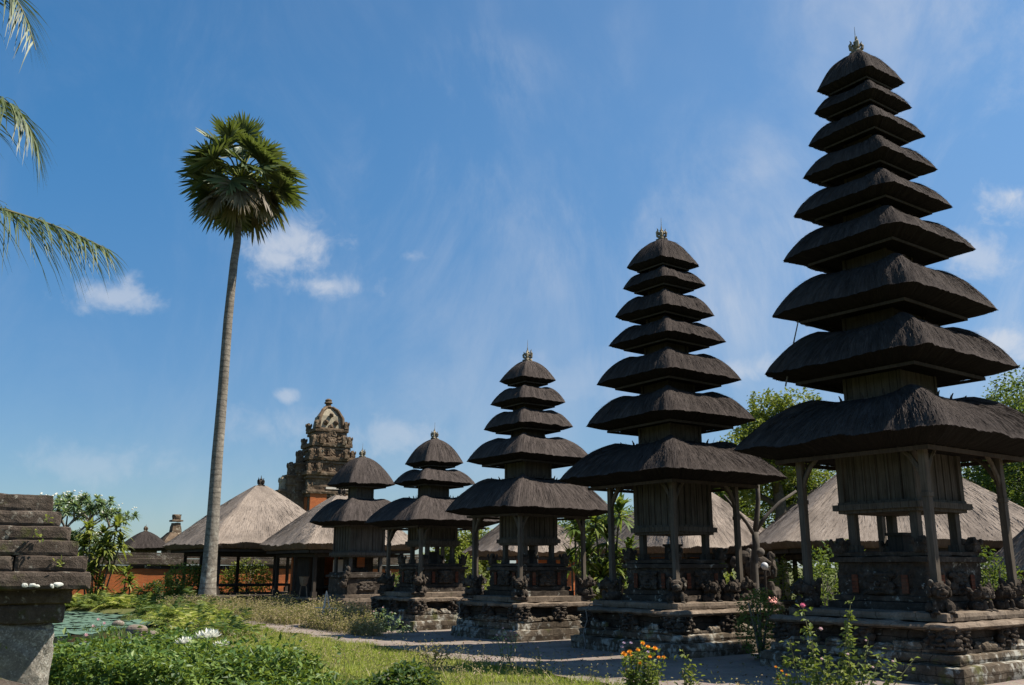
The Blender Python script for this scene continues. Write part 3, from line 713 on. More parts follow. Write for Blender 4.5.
    # --- tiers of thatch
    for i, (bb, z) in enumerate(T):
        last = i == len(T)-1; s_ = max(.45, bb/1.98); droop = .02*bb
        a = .04 if last else .45*T[i+1][0] + .03
        zc = D['apex'] if last else z + (T[i+1][1]-z)*(.60 if i == 0 else .66)
        thick = (.19 if i == 0 else .18)*max(.5, s_); ins = .27*bb
        ze = z + droop
        n_s = 64 if nt >= 7 else 44
        den = 1.6 if nt >= 7 else 1.0
        mb, un = roof_mb(bb*1.02, bb*1.02, a, a, ze, zc, 1.95 if i == 0 else (2.0 if last else 2.25), thick, ins, droop, .10, n_s, 12, sd+i, slivers=int(2600*den*bb*bb*.5)+300, fringe=int(1500*bb*den*.6), sl_len=.26*s_+.06,
                     hip=0.0 if last else .09*bb, scale=max(.6, s_), tipcone=.12 if last else 0.0, under=.03)
        ro = P('thatch_roof', mb, M_IJUK, smooth=True); ro.rotation_euler = (R(rng.uniform(-.8, .8)), R(rng.uniform(-.8, .8)), R(rng.uniform(-1, 1))); pv_ = Vector((0, 0, ze)); ro.location = pv_ - ro.rotation_euler.to_matrix() @ pv_; obj('thatch_underside', un, M_IJUKSHADE, ro, smooth=False)
        # eave frame under the thatch
        f = bb*1.02 - ins - .03; zf = ze - thick - .05*s_; m = MB(); wv = .026*s_ + .006
        for s in (-1, 1):
            m.box((0, s*f, zf), (2*f+wv, wv, wv*2.2)); m.box((s*f, 0, zf), (wv*.96, 2*f-wv, wv*2.1))
        obj('eave_frame', m, M_FASCIA if i == 0 else M_DARKWOOD, ro)
        if i == 0 or nt >= 7:
            m = MB()
            for s in (-1, 1):
                for q in range(9):
                    x = f*(-.88 + 1.76*q/8)
                    m.beam((x, s*f, zf+.05), (x*.45, s*a, zf+.05+(zc-ze)*.28), .035*s_+.01, .05*s_)
                    m.beam((s*f, x, zf+.05), (s*a, x*.45, zf+.05+(zc-ze)*.28), .035*s_+.01, .05*s_)
            obj('rafter_set', m, M_DARKWOOD, ro)
        if not last:
            nh = .375*T[i+1][0]; zn = T[i+1][1] + .25*T[i+1][0]
            m = MB(); m.box((0, 0, (zc-.15+zn)/2), (2*nh*.92, 2*nh*.92, zn-zc+.15))
            for s in (-1, 1):
                for t_ in (-1, 1): m.box((s*nh*.92, t_*nh*.92, (zc-.15+zn)/2), (.06, .06, zn-zc+.16))
            m.box((0, 0, zc+.04), (2*nh*1.06, 2*nh*1.06, .05)); m.box((0, 0, zn-.15), (2*nh*1.08, 2*nh*1.08, .05))
            P('neck_box', m, M_WOOD if i == 0 else M_DARKWOOD)
        if i == 0 and nt != 2:
            # dried tufts and little horned ridge ornaments round the first neck
            m = MB(); nn = 26
            q = rng.uniform(-1, 1, nn)*a*1.25; sidep = rng.integers(0, 4, nn)
            px_ = np.where(sidep < 2, q, np.where(sidep == 2, a*1.1, -a*1.1)); py_ = np.where(sidep < 2, np.where(sidep == 0, a*1.1, -a*1.1), q)
            m.blades(np.stack([px_, py_, np.full(nn, zc-.04)], 1), np.stack([rng.normal(size=nn)*.4, rng.normal(size=nn)*.4, np.ones(nn)], 1), rng.uniform(.1, .28, nn), .014, .1, 3)
            for s in (-1, 1):
                for x in np.linspace(-1, 1, 5):
                    for pp in ((x*a*1.15, s*a*1.2), (s*a*1.2, x*a*1.15)): m.tube([(pp[0], pp[1], zc-.1), (pp[0], pp[1], zc+.03), (pp[0]*1.04, pp[1]*1.04, zc+.10)], [.03, .022, .008], 5)
            P('neck_tufts', m, M_DARKWOOD)
    fh = {9: .40, 7: .36, 5: .38, 3: .34, 2: .34}[nt]
    o = P('finial', finial_mb(fh, sd), M_GOLD); o.location = (0, 0, D['apex']-.02)
    m = MB(); m.tube([(0, 0, fh*.9), (.005, 0, fh*1.55)], [.008, .003], 5); obj('spike', m, M_GOLD, o)
    return root
for nt in (9, 7, 5, 3, 2): meru(nt)
# thin bamboo pole propped between two upper roofs of the tallest tower
pa_, pb_ = at(798, 322, 16.5), at(785, 378, 16.35)
m = MB(); m.tube([(0, 0, -.15), tuple((pa_-pb_)*.5 + Vector((.01, 0, 0))), tuple((pa_-pb_)*1.1)], [.014, .013, .01], 6)
tag(obj('bamboo_pole', m, M_BARK, loc=pb_), 'thin bamboo pole propped between roofs of the tallest tower', 'pole')
# electric cables trailing down the shaded platform sides
for nm, nt, lb in (('hanging_cable', 7, 'thin cable dangling down the base of the seven-roofed shrine'), ('hanging_cable', 5, 'thin cable dangling down the base of the five-roofed shrine')):
    D = MERU[nt]; b = D['t'][0][0]; y = .45*b; x = -.95*b-.03
    m = MB(); m.tube([(x+.12, y-.2, .9), (x-.02, y+.0, .92), (x-.05, y+.12, .8), (x-.03, y+.1, .6), (x-.06, y+.2, .35), (x-.05, y+.15, .1), (x-.3, y-.1, .02)], .012, 6)
    o = obj('hanging_cable', m, M_WIRE, loc=(*D['C'], 0)); o.rotation_euler = (0, 0, YAW); tag(o, lb, 'cable')
# small offering on the seven-roofed platform
w = Vector((*MERU[7]['C'], 0)) - N1*1.33 + N2*1.38
m = MB(); m.ell((0, 0, .07), (.12, .10, .07), amp=.03, freq=14); m.ell((.07, .02, .13), (.07, .06, .07), amp=.03, freq=18); m.ell((-.05, -.04, .14), (.05, .05, .06), amp=.03, freq=18, seed=4)
tag(obj('offering_bundle', m, M_CLOTH, loc=(w.x, w.y, .87)), 'faded pink cloth offering left on the seven-roofed shrine platform', 'offering')

# ------------------------------------------------------------------ pavilions
def pavilion(name, label, px, Y, hx, hy, ze, zc, ridge=.25, brickwall=None, posts=True, yaw=YAW, finial=.5, floor=.45, nsl=9000):
    c = gnd(px, 600); X = (px-512)/F_PX*Y*1.0*(1/(math.cos(PITCH)))*1.0
    X = at(px, 560, Y).x
    root = thing(name, label, 'pavilion', (X, Y, 0), yaw, 'grey-thatched pavilions behind the shrines')
    mb, un = roof_mb(hx, hy, ridge, .12, ze, zc, 1.05, .20, .18, .03, .06, 56, 14, int(px), slivers=nsl, fringe=700, sl_len=.34, hip=.05, scale=1.5, under=.7)
    ro = obj('thatch_roof', mb, M_ALANG, root, smooth=True); obj('thatch_underside', un, M_ALANGCUT, ro)
    m = MB(); f = .94
    for s in (-1, 1): m.box((0, s*(hy*f-.15), ze-.27), (2*hx*f-.3, .08, .12)); m.box((s*(hx*f-.15), 0, ze-.27), (.08, 2*hy*f-.4, .115))
    obj('eave_frame', m, M_DARKWOOD, ro)
    m = MB(); m.rough((0, 0, floor/2), (2*hx*.84, 2*hy*.84, floor), .2, .015, 3, int(px)); obj('floor_plinth', m, M_STONE, root)
    m = MB(); m.rough((0, 0, floor+.03), (2*hx*.86, 2*hy*.86, .07), .2, .01, 3, int(px)); obj('floor_edge', m, M_LEDGE, root)
    if posts:
        n = max(3, int(hx*1.1))
        for i in range(n):
            for j in range(3):
                x = hx*.74*(-1 + 2*i/(n-1)); y = hy*.74*(-1 + j)
                if j == 1 and 0 < i < n-1: continue
                mm = MB(); mm.box((0, 0, (ze-.3-floor)/2), (.12, .12, ze-.3-floor)); mm.box((0, 0, .12), (.2, .2, .24)); o = obj('post', mm, M_DARKWOOD, root); o.location = (x, y, floor+.05)
        m = MB(); m.box((0, hy*.25, floor+.42), (hx*1.1, hy*.6, .10))
        for sx in (-1, 1):
            for sy in (-1, 1): m.box((sx*hx*.5, hy*.25+sy*hy*.25, floor+.2), (.1, .1, .4))
        obj('bench_platform', m, M_DARKWOOD, root)
        m = MB()
        for s in (-1, 1): m.box((0, s*hy*.74, ze-.42), (2*hx*.76, .1, .14)); m.box((s*hx*.74, 0, ze-.41), (.1, 2*hy*.76, .13))
        obj('post_beam', m, M_DARKWOOD, root)
    if brickwall:
        for (x0, x1, y0, y1, z0, z1) in brickwall:
            m = MB(); m.box(((x0+x1)/2*hx, (y0+y1)/2*hy, (z0+z1)/2), (abs(x1-x0)*hx, abs(y1-y0)*hy, z1-z0)); obj('brick_wall', m, M_BRICK, root)
    if finial:
        o = obj('finial', finial_mb(finial, int(px)), M_DARKWOOD, root); o.location = (0, 0, zc-.03)
    return root
pavilion('thatched_pavilion', 'open thatched pavilion with dark posts behind the tall palm', 256, 43, 3.35, 3.1, 2.62, 5.3, .25)
P2 = pavilion('thatched_pavilion', 'thatched pavilion with orange brick back wall behind the smallest shrine tower', 339, 39, 2.55, 2.5, 2.52, 4.55, .3,
         brickwall=[(-.6, .62, .45, .52, .5, 2.2)])
m = MB(); m.box((0, 0, .7), (.5, .05, 1.4)); o = obj('door_panel', m, M_PALE, P2); o.location = (-.42, -.9, .55)
m = MB(); m.rough((.55, -1.75, .85), (2.6, .3, .75), .2, .02, 3, 8); obj('front_parapet', m, M_STONE, P2)
m = MB(); m.box((.9, .2, 1.4), (1.5, .1, 1.8)); m.box((-.95, .1, 1.35), (.7, .1, 1.7)); m.box((-1.45, .4, 1.35), (.1, 1.6, 1.7)); obj('timber_screen', m, M_DARKWOOD, P2)
pavilion('thatched_pavilion', 'thatched pavilion with brick walls behind the five-roofed shrine tower', 528, 37, 1.95, 1.8, 2.25, 3.9, .2, brickwall=[(-.7, .72, -.7, -.6, .4, 2.0), (.66, .74, -.6, .7, .4, 2.0)], posts=False)
pavilion('thatched_pavilion', 'large thatched pavilion behind the seven-roofed shrine tower', 690, 32, 2.6, 2.3, 2.28, 4.4, .5, brickwall=[(-.4, .55, .4, .5, .4, 2.0)])
pavilion('thatched_pavilion', 'wide thatched pavilion seen through the tallest tower\'s posts', 896, 28, 3.95, 3.2, 2.35, 5.1, .4, yaw=R(-6))
pavilion('thatched_pavilion', 'low thatched pavilion beyond the right post of the tallest tower', 1078, 24, 1.75, 1.6, 1.58, 3.2, .6)
# hanging lamp basket under the brick pavilion
p_ = at(304, 578, 36.8)
m = MB(); m.lathe((0, 0, 0), [(.09, 0), (.15, .1), (.18, .3), (.2, .36)], 12)
for s in (-1, 1): m.tube([(s*.1, 0, 0), (s*.16, 0, -.5), (s*.2, 0, -.9)], .025, 5)
tag(obj('water_jar', m, M_LEDGE, loc=(p_.x, p_.y, .95)), 'pale jar on a dark stand before the brick pavilion', 'jar')

# ------------------------------------------------------------------ gate tower far behind
def gate():
    Y = 62; c = at(321, 560, Y)
    root = thing('gate_tower', 'tall carved stone and brick temple gate tower with tapering crown', 'gate tower', (c.x, Y, 0), R(30))
    zof = lambda py: at(326, py, Y).z
    P = lambda nm, mb, m: obj(nm, mb, m, root)
    lv = [(575, 525, 1.82), (525, 492, 1.76), (492, 474, 1.80), (474, 459, 1.62), (459, 445, 1.40), (445, 430, 1.16)]
    m = MB(); b = MB(); cr = MB()
    m.rough((0, 0, zof(560)/2), (6.6, 3.4, zof(560)), .4, .04, 1.2, 3, ridged=.02)
    for i, (y0, y1, h) in enumerate(lv):
        z0, z1 = zof(y0), zof(y1); zc = (z0+z1)/2
        m.rough((0, 0, zc), (2*h*.84, 2*h*.78, z1-z0), .22, .03, 2.2, 10+i, ridged=.025 if i > 1 else .012)
        m.rough((0, 0, z1-.12), (2*h, 2*h*.92, .26), .16, .02, 3.5, 20+i, ridged=.015); m.rough((0, 0, z1-.36), (2*h*.93, 2*h*.86, .2), .16, .02, 3.5, 30+i, ridged=.012)
        for sx in (-1, 1):                                    # wings stepping down on both sides
            wx = h*.84 + .55 + .28*(len(lv)-i)*.35
            if i < 2: m.rough((sx*(h*.8+.5), .1, zc-.2), (1.0, 1.5, z1-z0), .2, .03, 2.5, 40+i+sx, ridged=.03)
            for sy in (-1, 1):
                o = P('corner_antefix', antefix_mb(.32, .62, i), M_GATE); o.location = (sx*h*.86, sy*h*.8, z1-.04)
            if 1 < i < 5:
                o = P('corner_antefix', antefix_mb(.3, .75, i+7), M_GATE); o.location = (sx*(h*.55), -h*.92, z1-.1)
        if i in (0, 1):
            for s in (-1, 1): b.box((s*h*.5, -h*.78-.06, zc-.12), (h*.62, .16, (z1-z0)*.9)); b.box((-h*.84-.02, s*h*.4, zc-.1), (.1, h*.4, (z1-z0)*.86))
    for sx in (-1, 1):
        for k, (wx, py) in enumerate(((1.75, 464), (2.3, 476), (2.8, 491))):
            zz_ = zof(py); m.rough((sx*wx, .2, zz_/2), (.72, 1.5-.15*k, zz_), .2, .03, 2.5, 60+k+sx, ridged=.03)
            for q in range(4): m.rough((sx*wx, .2, zz_-.15-.55*q), (.86-.02*q, 1.64-.15*k, .14), .2, .02, 3, 64+k+sx+q, ridged=.012)
            o = P('wing_finial', antefix_mb(.42, .95, 3+k), M_GATEPALE if k == 2 else M_GATE); o.location = (sx*wx, .1, zz_)
    P('tower_body', m, M_GATE); P('brick_panel', b, M_BRICK)
    # dome-like crown
    zc0, zc1 = zof(431), zof(408)
    cr.rough((0, 0, zc0+.30*(zc1-zc0)), (1.62, 1.5, .6*(zc1-zc0)), .16, .02, 3, 70, taper=.84, ridged=.012)
    cr.rough((0, 0, zc0+.75*(zc1-zc0)), (1.36, 1.25, .36*(zc1-zc0)), .16, .02, 3, 71, taper=.5, ridged=.012)
    P('crown', cr, M_GATEPALE)
    m = MB()
    for s in (-1, 1):
        m.tube([(s*.86, -.76, zc0), (s*.80, -.70, zc0+.5*(zc1-zc0)), (s*.52, -.5, zc0+.85*(zc1-zc0)), (s*.2, -.3, zc1)], [.15, .14, .12, .1], 7)
    m.lathe((0, 0, zc1-.05), [(.30, 0), (.34, .1), (.2, .17), (.18, .3), (.3, .38), (.22, .46), (.24, .58), (.1, .68)], 10)
    P('crown_rim', m, M_GATE)
    for (x, z, r) in ((-.36, .30, .17), (.36, .30, .17), (0, .62, .15), (0, .1, .2)):
        m = MB(); m.ell((x, -.74, zc0 + z*(zc1-zc0)), (r, .2, r), amp=.05, freq=6, seed=int(z*50)); m.ell((x, -.86, zc0 + z*(zc1-zc0)), (r*.5, .14, r*.5), amp=.03, freq=6); P('carved_boss', m, M_GATE)
    # central carved spine on the front
    m = MB()
    for q, py in enumerate((437, 446, 455, 464, 474, 484)):
        hh = .95 + .09*q; m.rough((0, -hh*.92, zof(py)), (.62-.02*q, .34, .62), .07, .03, 4, q, ridged=.07)
        for s in (-1, 1): m.rough((s*hh*.55, -hh*.88, zof(py)), (.40, .26, .50), .07, .03, 4, q+9, ridged=.07)
    P('carved_spine', m, M_GATE)
    m = MB(); m.box((.75, -1.6, zof(490)), (2.4, .12, .13)); P('pale_lintel', m, M_PALE)
    m = MB(); m.rough((.35, -1.42, zof(503)), (1.0, .35, 1.2), .1, .04, 3, 80, ridged=.09); P('carved_hood', m, M_GATE)
gate()

# ------------------------------------------------------------------ enclosing brick wall at far left, small shrines behind it
def garden_wall():
    a, b = at(86, 590, 45), at(420, 590, 52); L = (b-a).length; ang = math.atan2(b.y-a.y, b.x-a.x)
    root = thing('brick_wall', 'long orange brick wall with dark stone coping beyond the pond', 'wall', (a.x, a.y, 0), ang)
    m = MB(); m.box((L/2-4, .3, .85), (L+8, .4, 1.7)); obj('brick_face', m, M_BRICK, root)
    m = MB(); m.rough((L/2-4, .3, .16), (L+8, .6, .5), .5, .03, 2, 1); m.rough((L/2-4, .3, 1.66), (L+8, .55, .22), .5, .03, 2, 2); obj('stone_course', m, M_STONE, root)
    m = MB(); m.rough((L/2-4, .3, 1.92), (L+8, .75, .3), .4, .03, 2, 3); m.rough((L/2-4, .3, 2.15), (L+8, .5, .22), .4, .03, 2, 4); m.rough((L/2-4, .3, 2.3), (L+8, .28, .14), .4, .03, 2, 5); obj('coping', m, M_PILLAR, root)
garden_wall()
p_ = at(143, 560, 56)
root = thing('small_shrine', 'small dark thatched shrine roof peeking over the brick wall', 'shrine', (p_.x, p_.y, 0), YAW)
mb, un = roof_mb(1.25, 1.25, .05, .05, 2.75, 3.75, 1.3, .14, .2, .04, .1, 30, 8, 3, slivers=400, fringe=200)
ro = obj('thatch_roof', mb, M_IJUK, root, smooth=True); obj('thatch_underside', un, M_IJUKSHADE, ro)
m = MB(); m.box((0, 0, 1.4), (1.2, 1.2, 2.8)); obj('chamber', m, M_WOOD, root)
o = obj('finial', finial_mb(.4), M_GATE, root); o.location = (0, 0, 3.72)
p_ = at(173, 560, 58)
root = thing('stone_shrine', 'carved stone shrine with tiered pointed cap beyond the brick wall', 'shrine', (p_.x, p_.y, 0), YAW)
zt = at(173, 514, 58).z; m = MB(); m.rough((0, 0, 1.5), (1.2, 1.2, 3.0), .2, .03, 3, 4); m.rough((0, 0, zt-1.75), (1.9, 1.9, .2), .2, .03, 3, 4); m.rough((0, 0, zt-1.4), (1.7, 1.7, .55), .2, .03, 3, 5, taper=.45); obj('body', m, M_GATE, root)
m = MB(); m.rough((0, 0, zt-.85), (.62, .62, .6), .12, .03, 4, 6, taper=.7); m.rough((0, 0, zt-.42), (.7, .7, .12), .12, .02, 4, 7); m.rough((0, 0, zt-.2), (.42, .42, .36), .12, .03, 4, 8, taper=1.15); obj('cap', m, M_GATE, root)

# ------------------------------------------------------------------ near stone pillar at the left
def near_pillar():
    Y = 4.75; c = at(66, 568, Y); yaw = R(27)
    ez = lambda py: at(60, py, Y).z
    ex = lambda px: (at(px, 568, Y).x - c.x)/math.cos(yaw)*1.0
    root = thing('stone_pillar', 'lichen-stained stone pillar with stepped slab cap beside the pond', 'pillar', (c.x, Y, 0), yaw)
    wl = -1.9
    m = MB(); sx = ex(62); m.rough(((sx+wl)/2, .45, ez(622)/2 - .05), (sx-wl, .9, ez(622)+.1), .035, .02, 9, 3); obj('shaft', m, M_PLASTER, root, smooth=False)
    m = MB()
    for i, (px, y0, y1, out) in enumerate(((69, 603, 623, .03), (73, 588, 604, .05), (86.5, 571, 589, .16), (82, 556, 572, .13), (74, 541, 557, .10), (67, 527, 542, .07), (58, 512, 528, .03), (50, 495, 513, 0))):
        x = ex(px); z0, z1 = ez(y1), ez(y0)
        if i == 1:
            m.rough(((x+wl)/2, .45, (z0+z1)/2), (x-wl, .9+2*.06, z1-z0-.004), .035, .008, 9, 20+i)
        else:
            # each course is a few long slabs with open joints
            cuts = [x] + sorted([random.uniform(wl*.8, x-.25) for _ in range(2)], reverse=True) + [wl]
            for q in range(len(cuts)-1):
                w = cuts[q]-cuts[q+1]-.003
                m.rough(((cuts[q]+cuts[q+1])/2, .45+random.uniform(-.006, .006), (z0+z1)/2 + random.uniform(-.002, .002)), (w, .9+2*out, z1-z0-.001), .02, .006, 14, 20+i*5+q)
    obj('stepped_cap', m, M_PILLAR, root)
    # lichen crusts
    for px, py, w in ((38, 584, .055), (60, 584, .035)):
        m = MB(); q = at(px, py, Y); m.ell((0, 0, 0), (w*.8, .005, .011), amp=.004, freq=45, seed=px, nu=28, nv=10)
        for e in range(6): m.ell((w*random.uniform(-.85, .85), 0, random.uniform(-.012, .006)), (w*random.uniform(.15, .3), .005, random.uniform(.004, .009)), amp=.003, freq=50, seed=px+e, nu=14, nv=8); o = obj('white_lichen', m, M_WHITE, root)
        o.location = (ex(px), -.163, q.z-.0)
    # little weeds in the joints
    for px, py in ((16, 650), (20, 642), (41, 535), (46, 520), (60, 563)):
        m = MB(); n = 14; m.leaves(rng.normal(size=(n, 3))*.014, .022, .010); o = obj('joint_weed', m, M_LEAF_LIGHT, root); z = ez(py)
        o.location = (ex(px), -.05 if py > 600 else -.15, z)
near_pillar()
p_ = at(-8, 700, 3.3)
m = MB(); m.rough((0, 0, 0), (.9, .5, .16), .04, .012, 8, 4); m.rough((-.05, .05, -.4), (.8, .45, .7), .05, .015, 6, 5)
o = obj('coping_stone', m, M_PILLAR, loc=(p_.x-.28, p_.y, p_.z)); o.rotation_euler = (0, R(10), R(-20)); tag(o, 'dark sloping coping stone in front of the stone pillar', 'coping')

# ------------------------------------------------------------------ trees
def limb_tree(base, h, r, spread, n_limb, seed, crown_lo=.4, bark=M_BARK, lean=(0, 0)):
    """trunk and limbs; returns MB and limb tips (local to base)"""
    rs = np.random.default_rng(seed); m = MB(); tips = []
    top = Vector((lean[0], lean[1], h*.8)); path = [Vector((0, 0, -.2))] + [top*t + Vector((rs.normal()*.05*h*.3, rs.normal()*.05*h*.3, 0)) for t in (.25, .5, .75, 1)]
    m.tube(path, [r*1.25, r, r*.8, r*.6, r*.3], 9)
    for i in range(n_limb):
        t = crown_lo + (1-crown_lo)*(i+.5)/n_limb*.95; p0 = top*t; a = i*2.4 + rs.uniform(-.4, .4)
        ln = spread*(1.05-.55*(t-crown_lo)/(1-crown_lo))*rs.uniform(.75, 1.15); d = Vector((math.cos(a), math.sin(a), rs.uniform(.3, .8)))
        p1 = p0 + d*ln*.5; p2 = p0 + d*ln*.95 + Vector((0, 0, ln*.1))
        m.tube([p0, p1, p2], [r*.45, r*.28, r*.08], 6); tips += [p1, p2]
        for j in range(2):
            e = p1 + Vector((rs.normal(), rs.normal(), abs(rs.normal())*.6)).normalized()*ln*.5; m.tube([p1, (p1+e)/2 + Vector((0, 0, .04*ln)), e], [r*.2, r*.12, r*.04], 5); tips.append(e)
    tips.append(top + Vector((0, 0, h*.08)))
    return m, tips
def tree(name, label, px, Y, py_top, spread, nleaf, lsize, mleaf, seed, crown_lo=.35, clump=None, group=None, bark=M_BARKD, n_limb=9):
    top = at(px, py_top, Y); h = top.z
    root = thing(name, label, 'tree', (top.x, Y, 0), 0, group)
    m, tips = limb_tree(None, h*.97, .035*h**.9+.05, spread, n_limb, seed, crown_lo); obj('trunk', m, bark, root, smooth=True)
    rs = np.random.default_rng(seed+1); cl = clump or spread*.42
    k = len(tips); Pts = []
    for t in tips:
        s = cl*rs.uniform(.6, 1.25); n = int(nleaf/k*(s/cl)**2)
        v = rs.normal(size=(n, 3)); v /= np.linalg.norm(v, axis=1, keepdims=True); rad = rs.uniform(.35, 1, (n, 1))**.5
        q = v*rad*np.array([s, s, s*.68]); q += .25*s*np.stack([vn(q/s*2.2+t.x, 1), vn(q/s*2.2+t.y, 2), vn(q/s*2.2+t.z, 3)], 1)
        Pts.append(q + np.array(t))
    Pts = np.concatenate(Pts); obj('crown', MB().leaves(Pts, lsize, lsize*.55, up=.5), mleaf, root)
    return root
TG = 'trees growing beyond the pavilions'
tree('leafy_tree', 'tall yellow-green tree rising between the two tallest shrine towers', 768, 44, 374, 2.6, 17000, .19, M_LEAF_LIGHT, 11, .45, group=TG)
tree('leafy_tree', 'dark tree at the right edge behind the tallest tower', 1010, 38, 362, 3.4, 19000, .17, M_LEAF_DARK, 12, .3, group=TG)
for i, (px, Y, py, sp, mt, lb) in enumerate((
    (700, 47, 455, 2.6, M_LEAF_MID, 'mid-green tree standing behind the seven-roofed tower\'s right posts'),
    (800, 46, 452, 3.0, M_LEAF_DARK, 'deep green tree filling the gap left of the tallest tower'),
    (742, 50, 440, 2.4, M_LEAF_LIGHT, 'pale green bushy tree below the yellow-green treetop'),
    (880, 48, 430, 3.0, M_LEAF_MID, 'mid-green tree hidden mostly by the tallest tower\'s chamber'),
    (975, 44, 455, 2.8, M_LEAF_DARK, 'dark green tree above the low right-hand pavilion roof'),
    (1050, 42, 440, 3.0, M_LEAF_MID, 'mid-green tree at the right edge under the dark tree'),
    (560, 50, 520, 2.0, M_LEAF_DARK, 'low dark green tree behind the five-roofed tower\'s right post'),
    (610, 48, 500, 2.0, M_LEAF_MID, 'mid-green tree showing below the seven-roofed tower\'s left eave'),
    (470, 49, 525, 1.9, M_LEAF_LIGHT, 'light green feathery tree between the three- and five-roofed towers'),
    (652, 50, 492, 2.2, M_LEAF_DARK, 'dark tree directly behind the seven-roofed tower'))):
    tree('leafy_tree', lb, px, Y, py, sp, 8000, .19, mt, 30+i, .15, group=TG)
# hedge of shrubs in the back court, under the trees
def shrub(label, px, Y, py_top, w, nleaf, ls, mleaf, seed, group='shrubs growing around the pavilions', name='garden_shrub', flowers=None):
    top = at(px, py_top, Y); h = max(.4, top.z); root = thing(name, label, 'shrub', (top.x, Y, gz1(top.x, Y)), 0, group)
    rs = np.random.default_rng(seed); m = MB()
    for q in range(7):
        a = rs.uniform(0, 6.28); m.tube([(0, 0, -.05), (math.cos(a)*w*.3, math.sin(a)*w*.3, h*.45), (math.cos(a)*w*.6, math.sin(a)*w*.6, h*.8)], [.03, .02, .008], 5)
    obj('stem', m, M_BARK, root)
    v = rs.normal(size=(nleaf, 3)); v /= np.linalg.norm(v, axis=1, keepdims=True); r = rs.uniform(.3, 1, (nleaf, 1))**.45
    q = v*r*np.array([w, w, h*.52]); q[:, 2] += h*.5; q += .22*w*np.stack([vn(q*2.1+seed, 1), vn(q*2.1, 2+seed), vn(q*2.1, 3)], 1); q = q[q[:, 2] > .03]
    obj('foliage', MB().leaves(q, ls, ls*.5, up=.5), mleaf, root)
    if flowers:
        k, mt = flowers; m = MB(); s = q[rs.choice(len(q), k)]*1.05
        for p in s: m.ell(p, (.04, .04, .03), amp=.01, nu=7, nv=5)
        obj('blossom', m, mt, root)
    return root
for i, a in enumerate((
    ('bright green shrub to the left of the palm base', 187, 41.0, 565, .95, 2200, .14, M_LEAF_LIGHT), ('green shrub behind the open pavilion posts', 248, 46.5, 562, 1.2, 2200, .15, M_LEAF_LIGHT),
    ('low green shrub creeping over the brick wall', 163, 48.0, 557, .9, 1300, .15, M_LEAF_LIGHT), ('dark bush at the foot of the brick wall', 165, 46.5, 578, 1.1, 1800, .14, M_LEAF_DARK),
    ('leafy shrub between the three- and five-roofed shrine bases', 466, 32, 556, .75, 2200, .12, M_LEAF_LIGHT), ('shrub showing between the two smallest shrine towers', 397, 36, 572, .6, 1200, .12, M_LEAF_MID),
    ('yellow-green grassy shrub by the white globe lamp', 780, 26.5, 560, .7, 1800, .11, M_LEAF_LIGHT), ('dark green shrub left of the tallest tower\'s pedestal', 822, 22.5, 558, .6, 1500, .10, M_LEAF_MID),
    ('green shrub right of the seven-roofed shrine pedestal', 722, 25.5, 572, .5, 1300, .10, M_LEAF_LIGHT), ('dark bush beside the tallest tower\'s chamber', 985, 20.5, 548, .5, 1500, .10, M_LEAF_DARK),
    ('deep green bush beyond the tallest tower\'s right post', 1000, 23, 568, .9, 1800, .11, M_LEAF_DARK), ('dark green bush behind the tallest tower pedestal', 838, 24.5, 540, 1.0, 1800, .12, M_LEAF_DARK))):
    shrub(*a, seed=50+i)
shrub('grey-green shrub by the right corner of the seven-roofed base', 757, 17.6, 588, .42, 1500, .07, M_LEAF_MID, 80)
# cordyline thickets with rosettes of strap leaves
def cordyline(label, px, Y, stems, seed, group='strap-leaved cordylines behind the shrines', L=.6, mat=M_LEAF_CORD):
    c = at(px, 600, Y); root = thing('cordyline_plant', label, 'plant', (c.x, Y, gz1(c.x, Y)), 0, group); rs = np.random.default_rng(seed); st = MB(); lf = MB()
    for (dx, dy, py, n) in stems:
        z = at(px, py, Y).z; b0 = Vector((dx*.4, dy*.4, -.05)); t = Vector((dx, dy, z)); st.tube([b0, (b0+t)/2 + Vector((rs.normal()*.06, rs.normal()*.06, 0)), t], [.045, .035, .025], 6)
        for lev in range(3):
            k = int(n*.75); a = rs.uniform(0, 6.28, k); el = rs.uniform(-.3, .5, k) + .45*lev
            D = np.stack([np.cos(a)*np.cos(el), np.sin(a)*np.cos(el), np.sin(el)], 1); P = np.tile(np.array(t) + [0, 0, -.22+.14*lev], (k, 1)); S = np.cross(D, [0, 0, 1.]); S /= np.linalg.norm(S, axis=1, keepdims=True)
            lf.blades(P, D, L*rs.uniform(.7, 1.15, k), .11*L/.6, rs.uniform(.2, .7, k), 4, 2.2, S, basew=.35)
    obj('stem', st, M_BARK, root); obj('foliage', lf, mat, root)
cordyline('tall cordyline thicket left of the seven-roofed shrine base', 606, 27, [(-.25, 0, 520, 30), (.1, .2, 535, 30), (.45, 0, 510, 30), (-.5, .1, 555, 30), (.2, -.1, 560, 30), (-.1, -.2, 575, 30), (.5, .1, 580, 24), (-.35, 0, 585, 24), (.7, 0, 550, 24)], 1, L=.75)
cordyline('single pale-stemmed cordyline behind the five-roofed shrine', 576, 28, [(0, 0, 522, 30), (.15, .1, 540, 24), (-.1, 0, 560, 24)], 2, L=.7)
cordyline('cordyline with yellow-green rosettes in front of the frangipani', 92, 42, [(-.45, 0, 530, 34), (.8, 0, 526, 34), (.15, .2, 535, 32), (.45, -.1, 546, 32), (-.65, .1, 546, 32), (.15, -.2, 556, 32), (-.15, -.2, 570, 32), (.95, .1, 543, 30), (.6, 0, 560, 30), (-.3, 0, 580, 30), (.3, 0, 585, 30)], 3, group=None, L=.8, mat=M_LEAF_LIGHT)
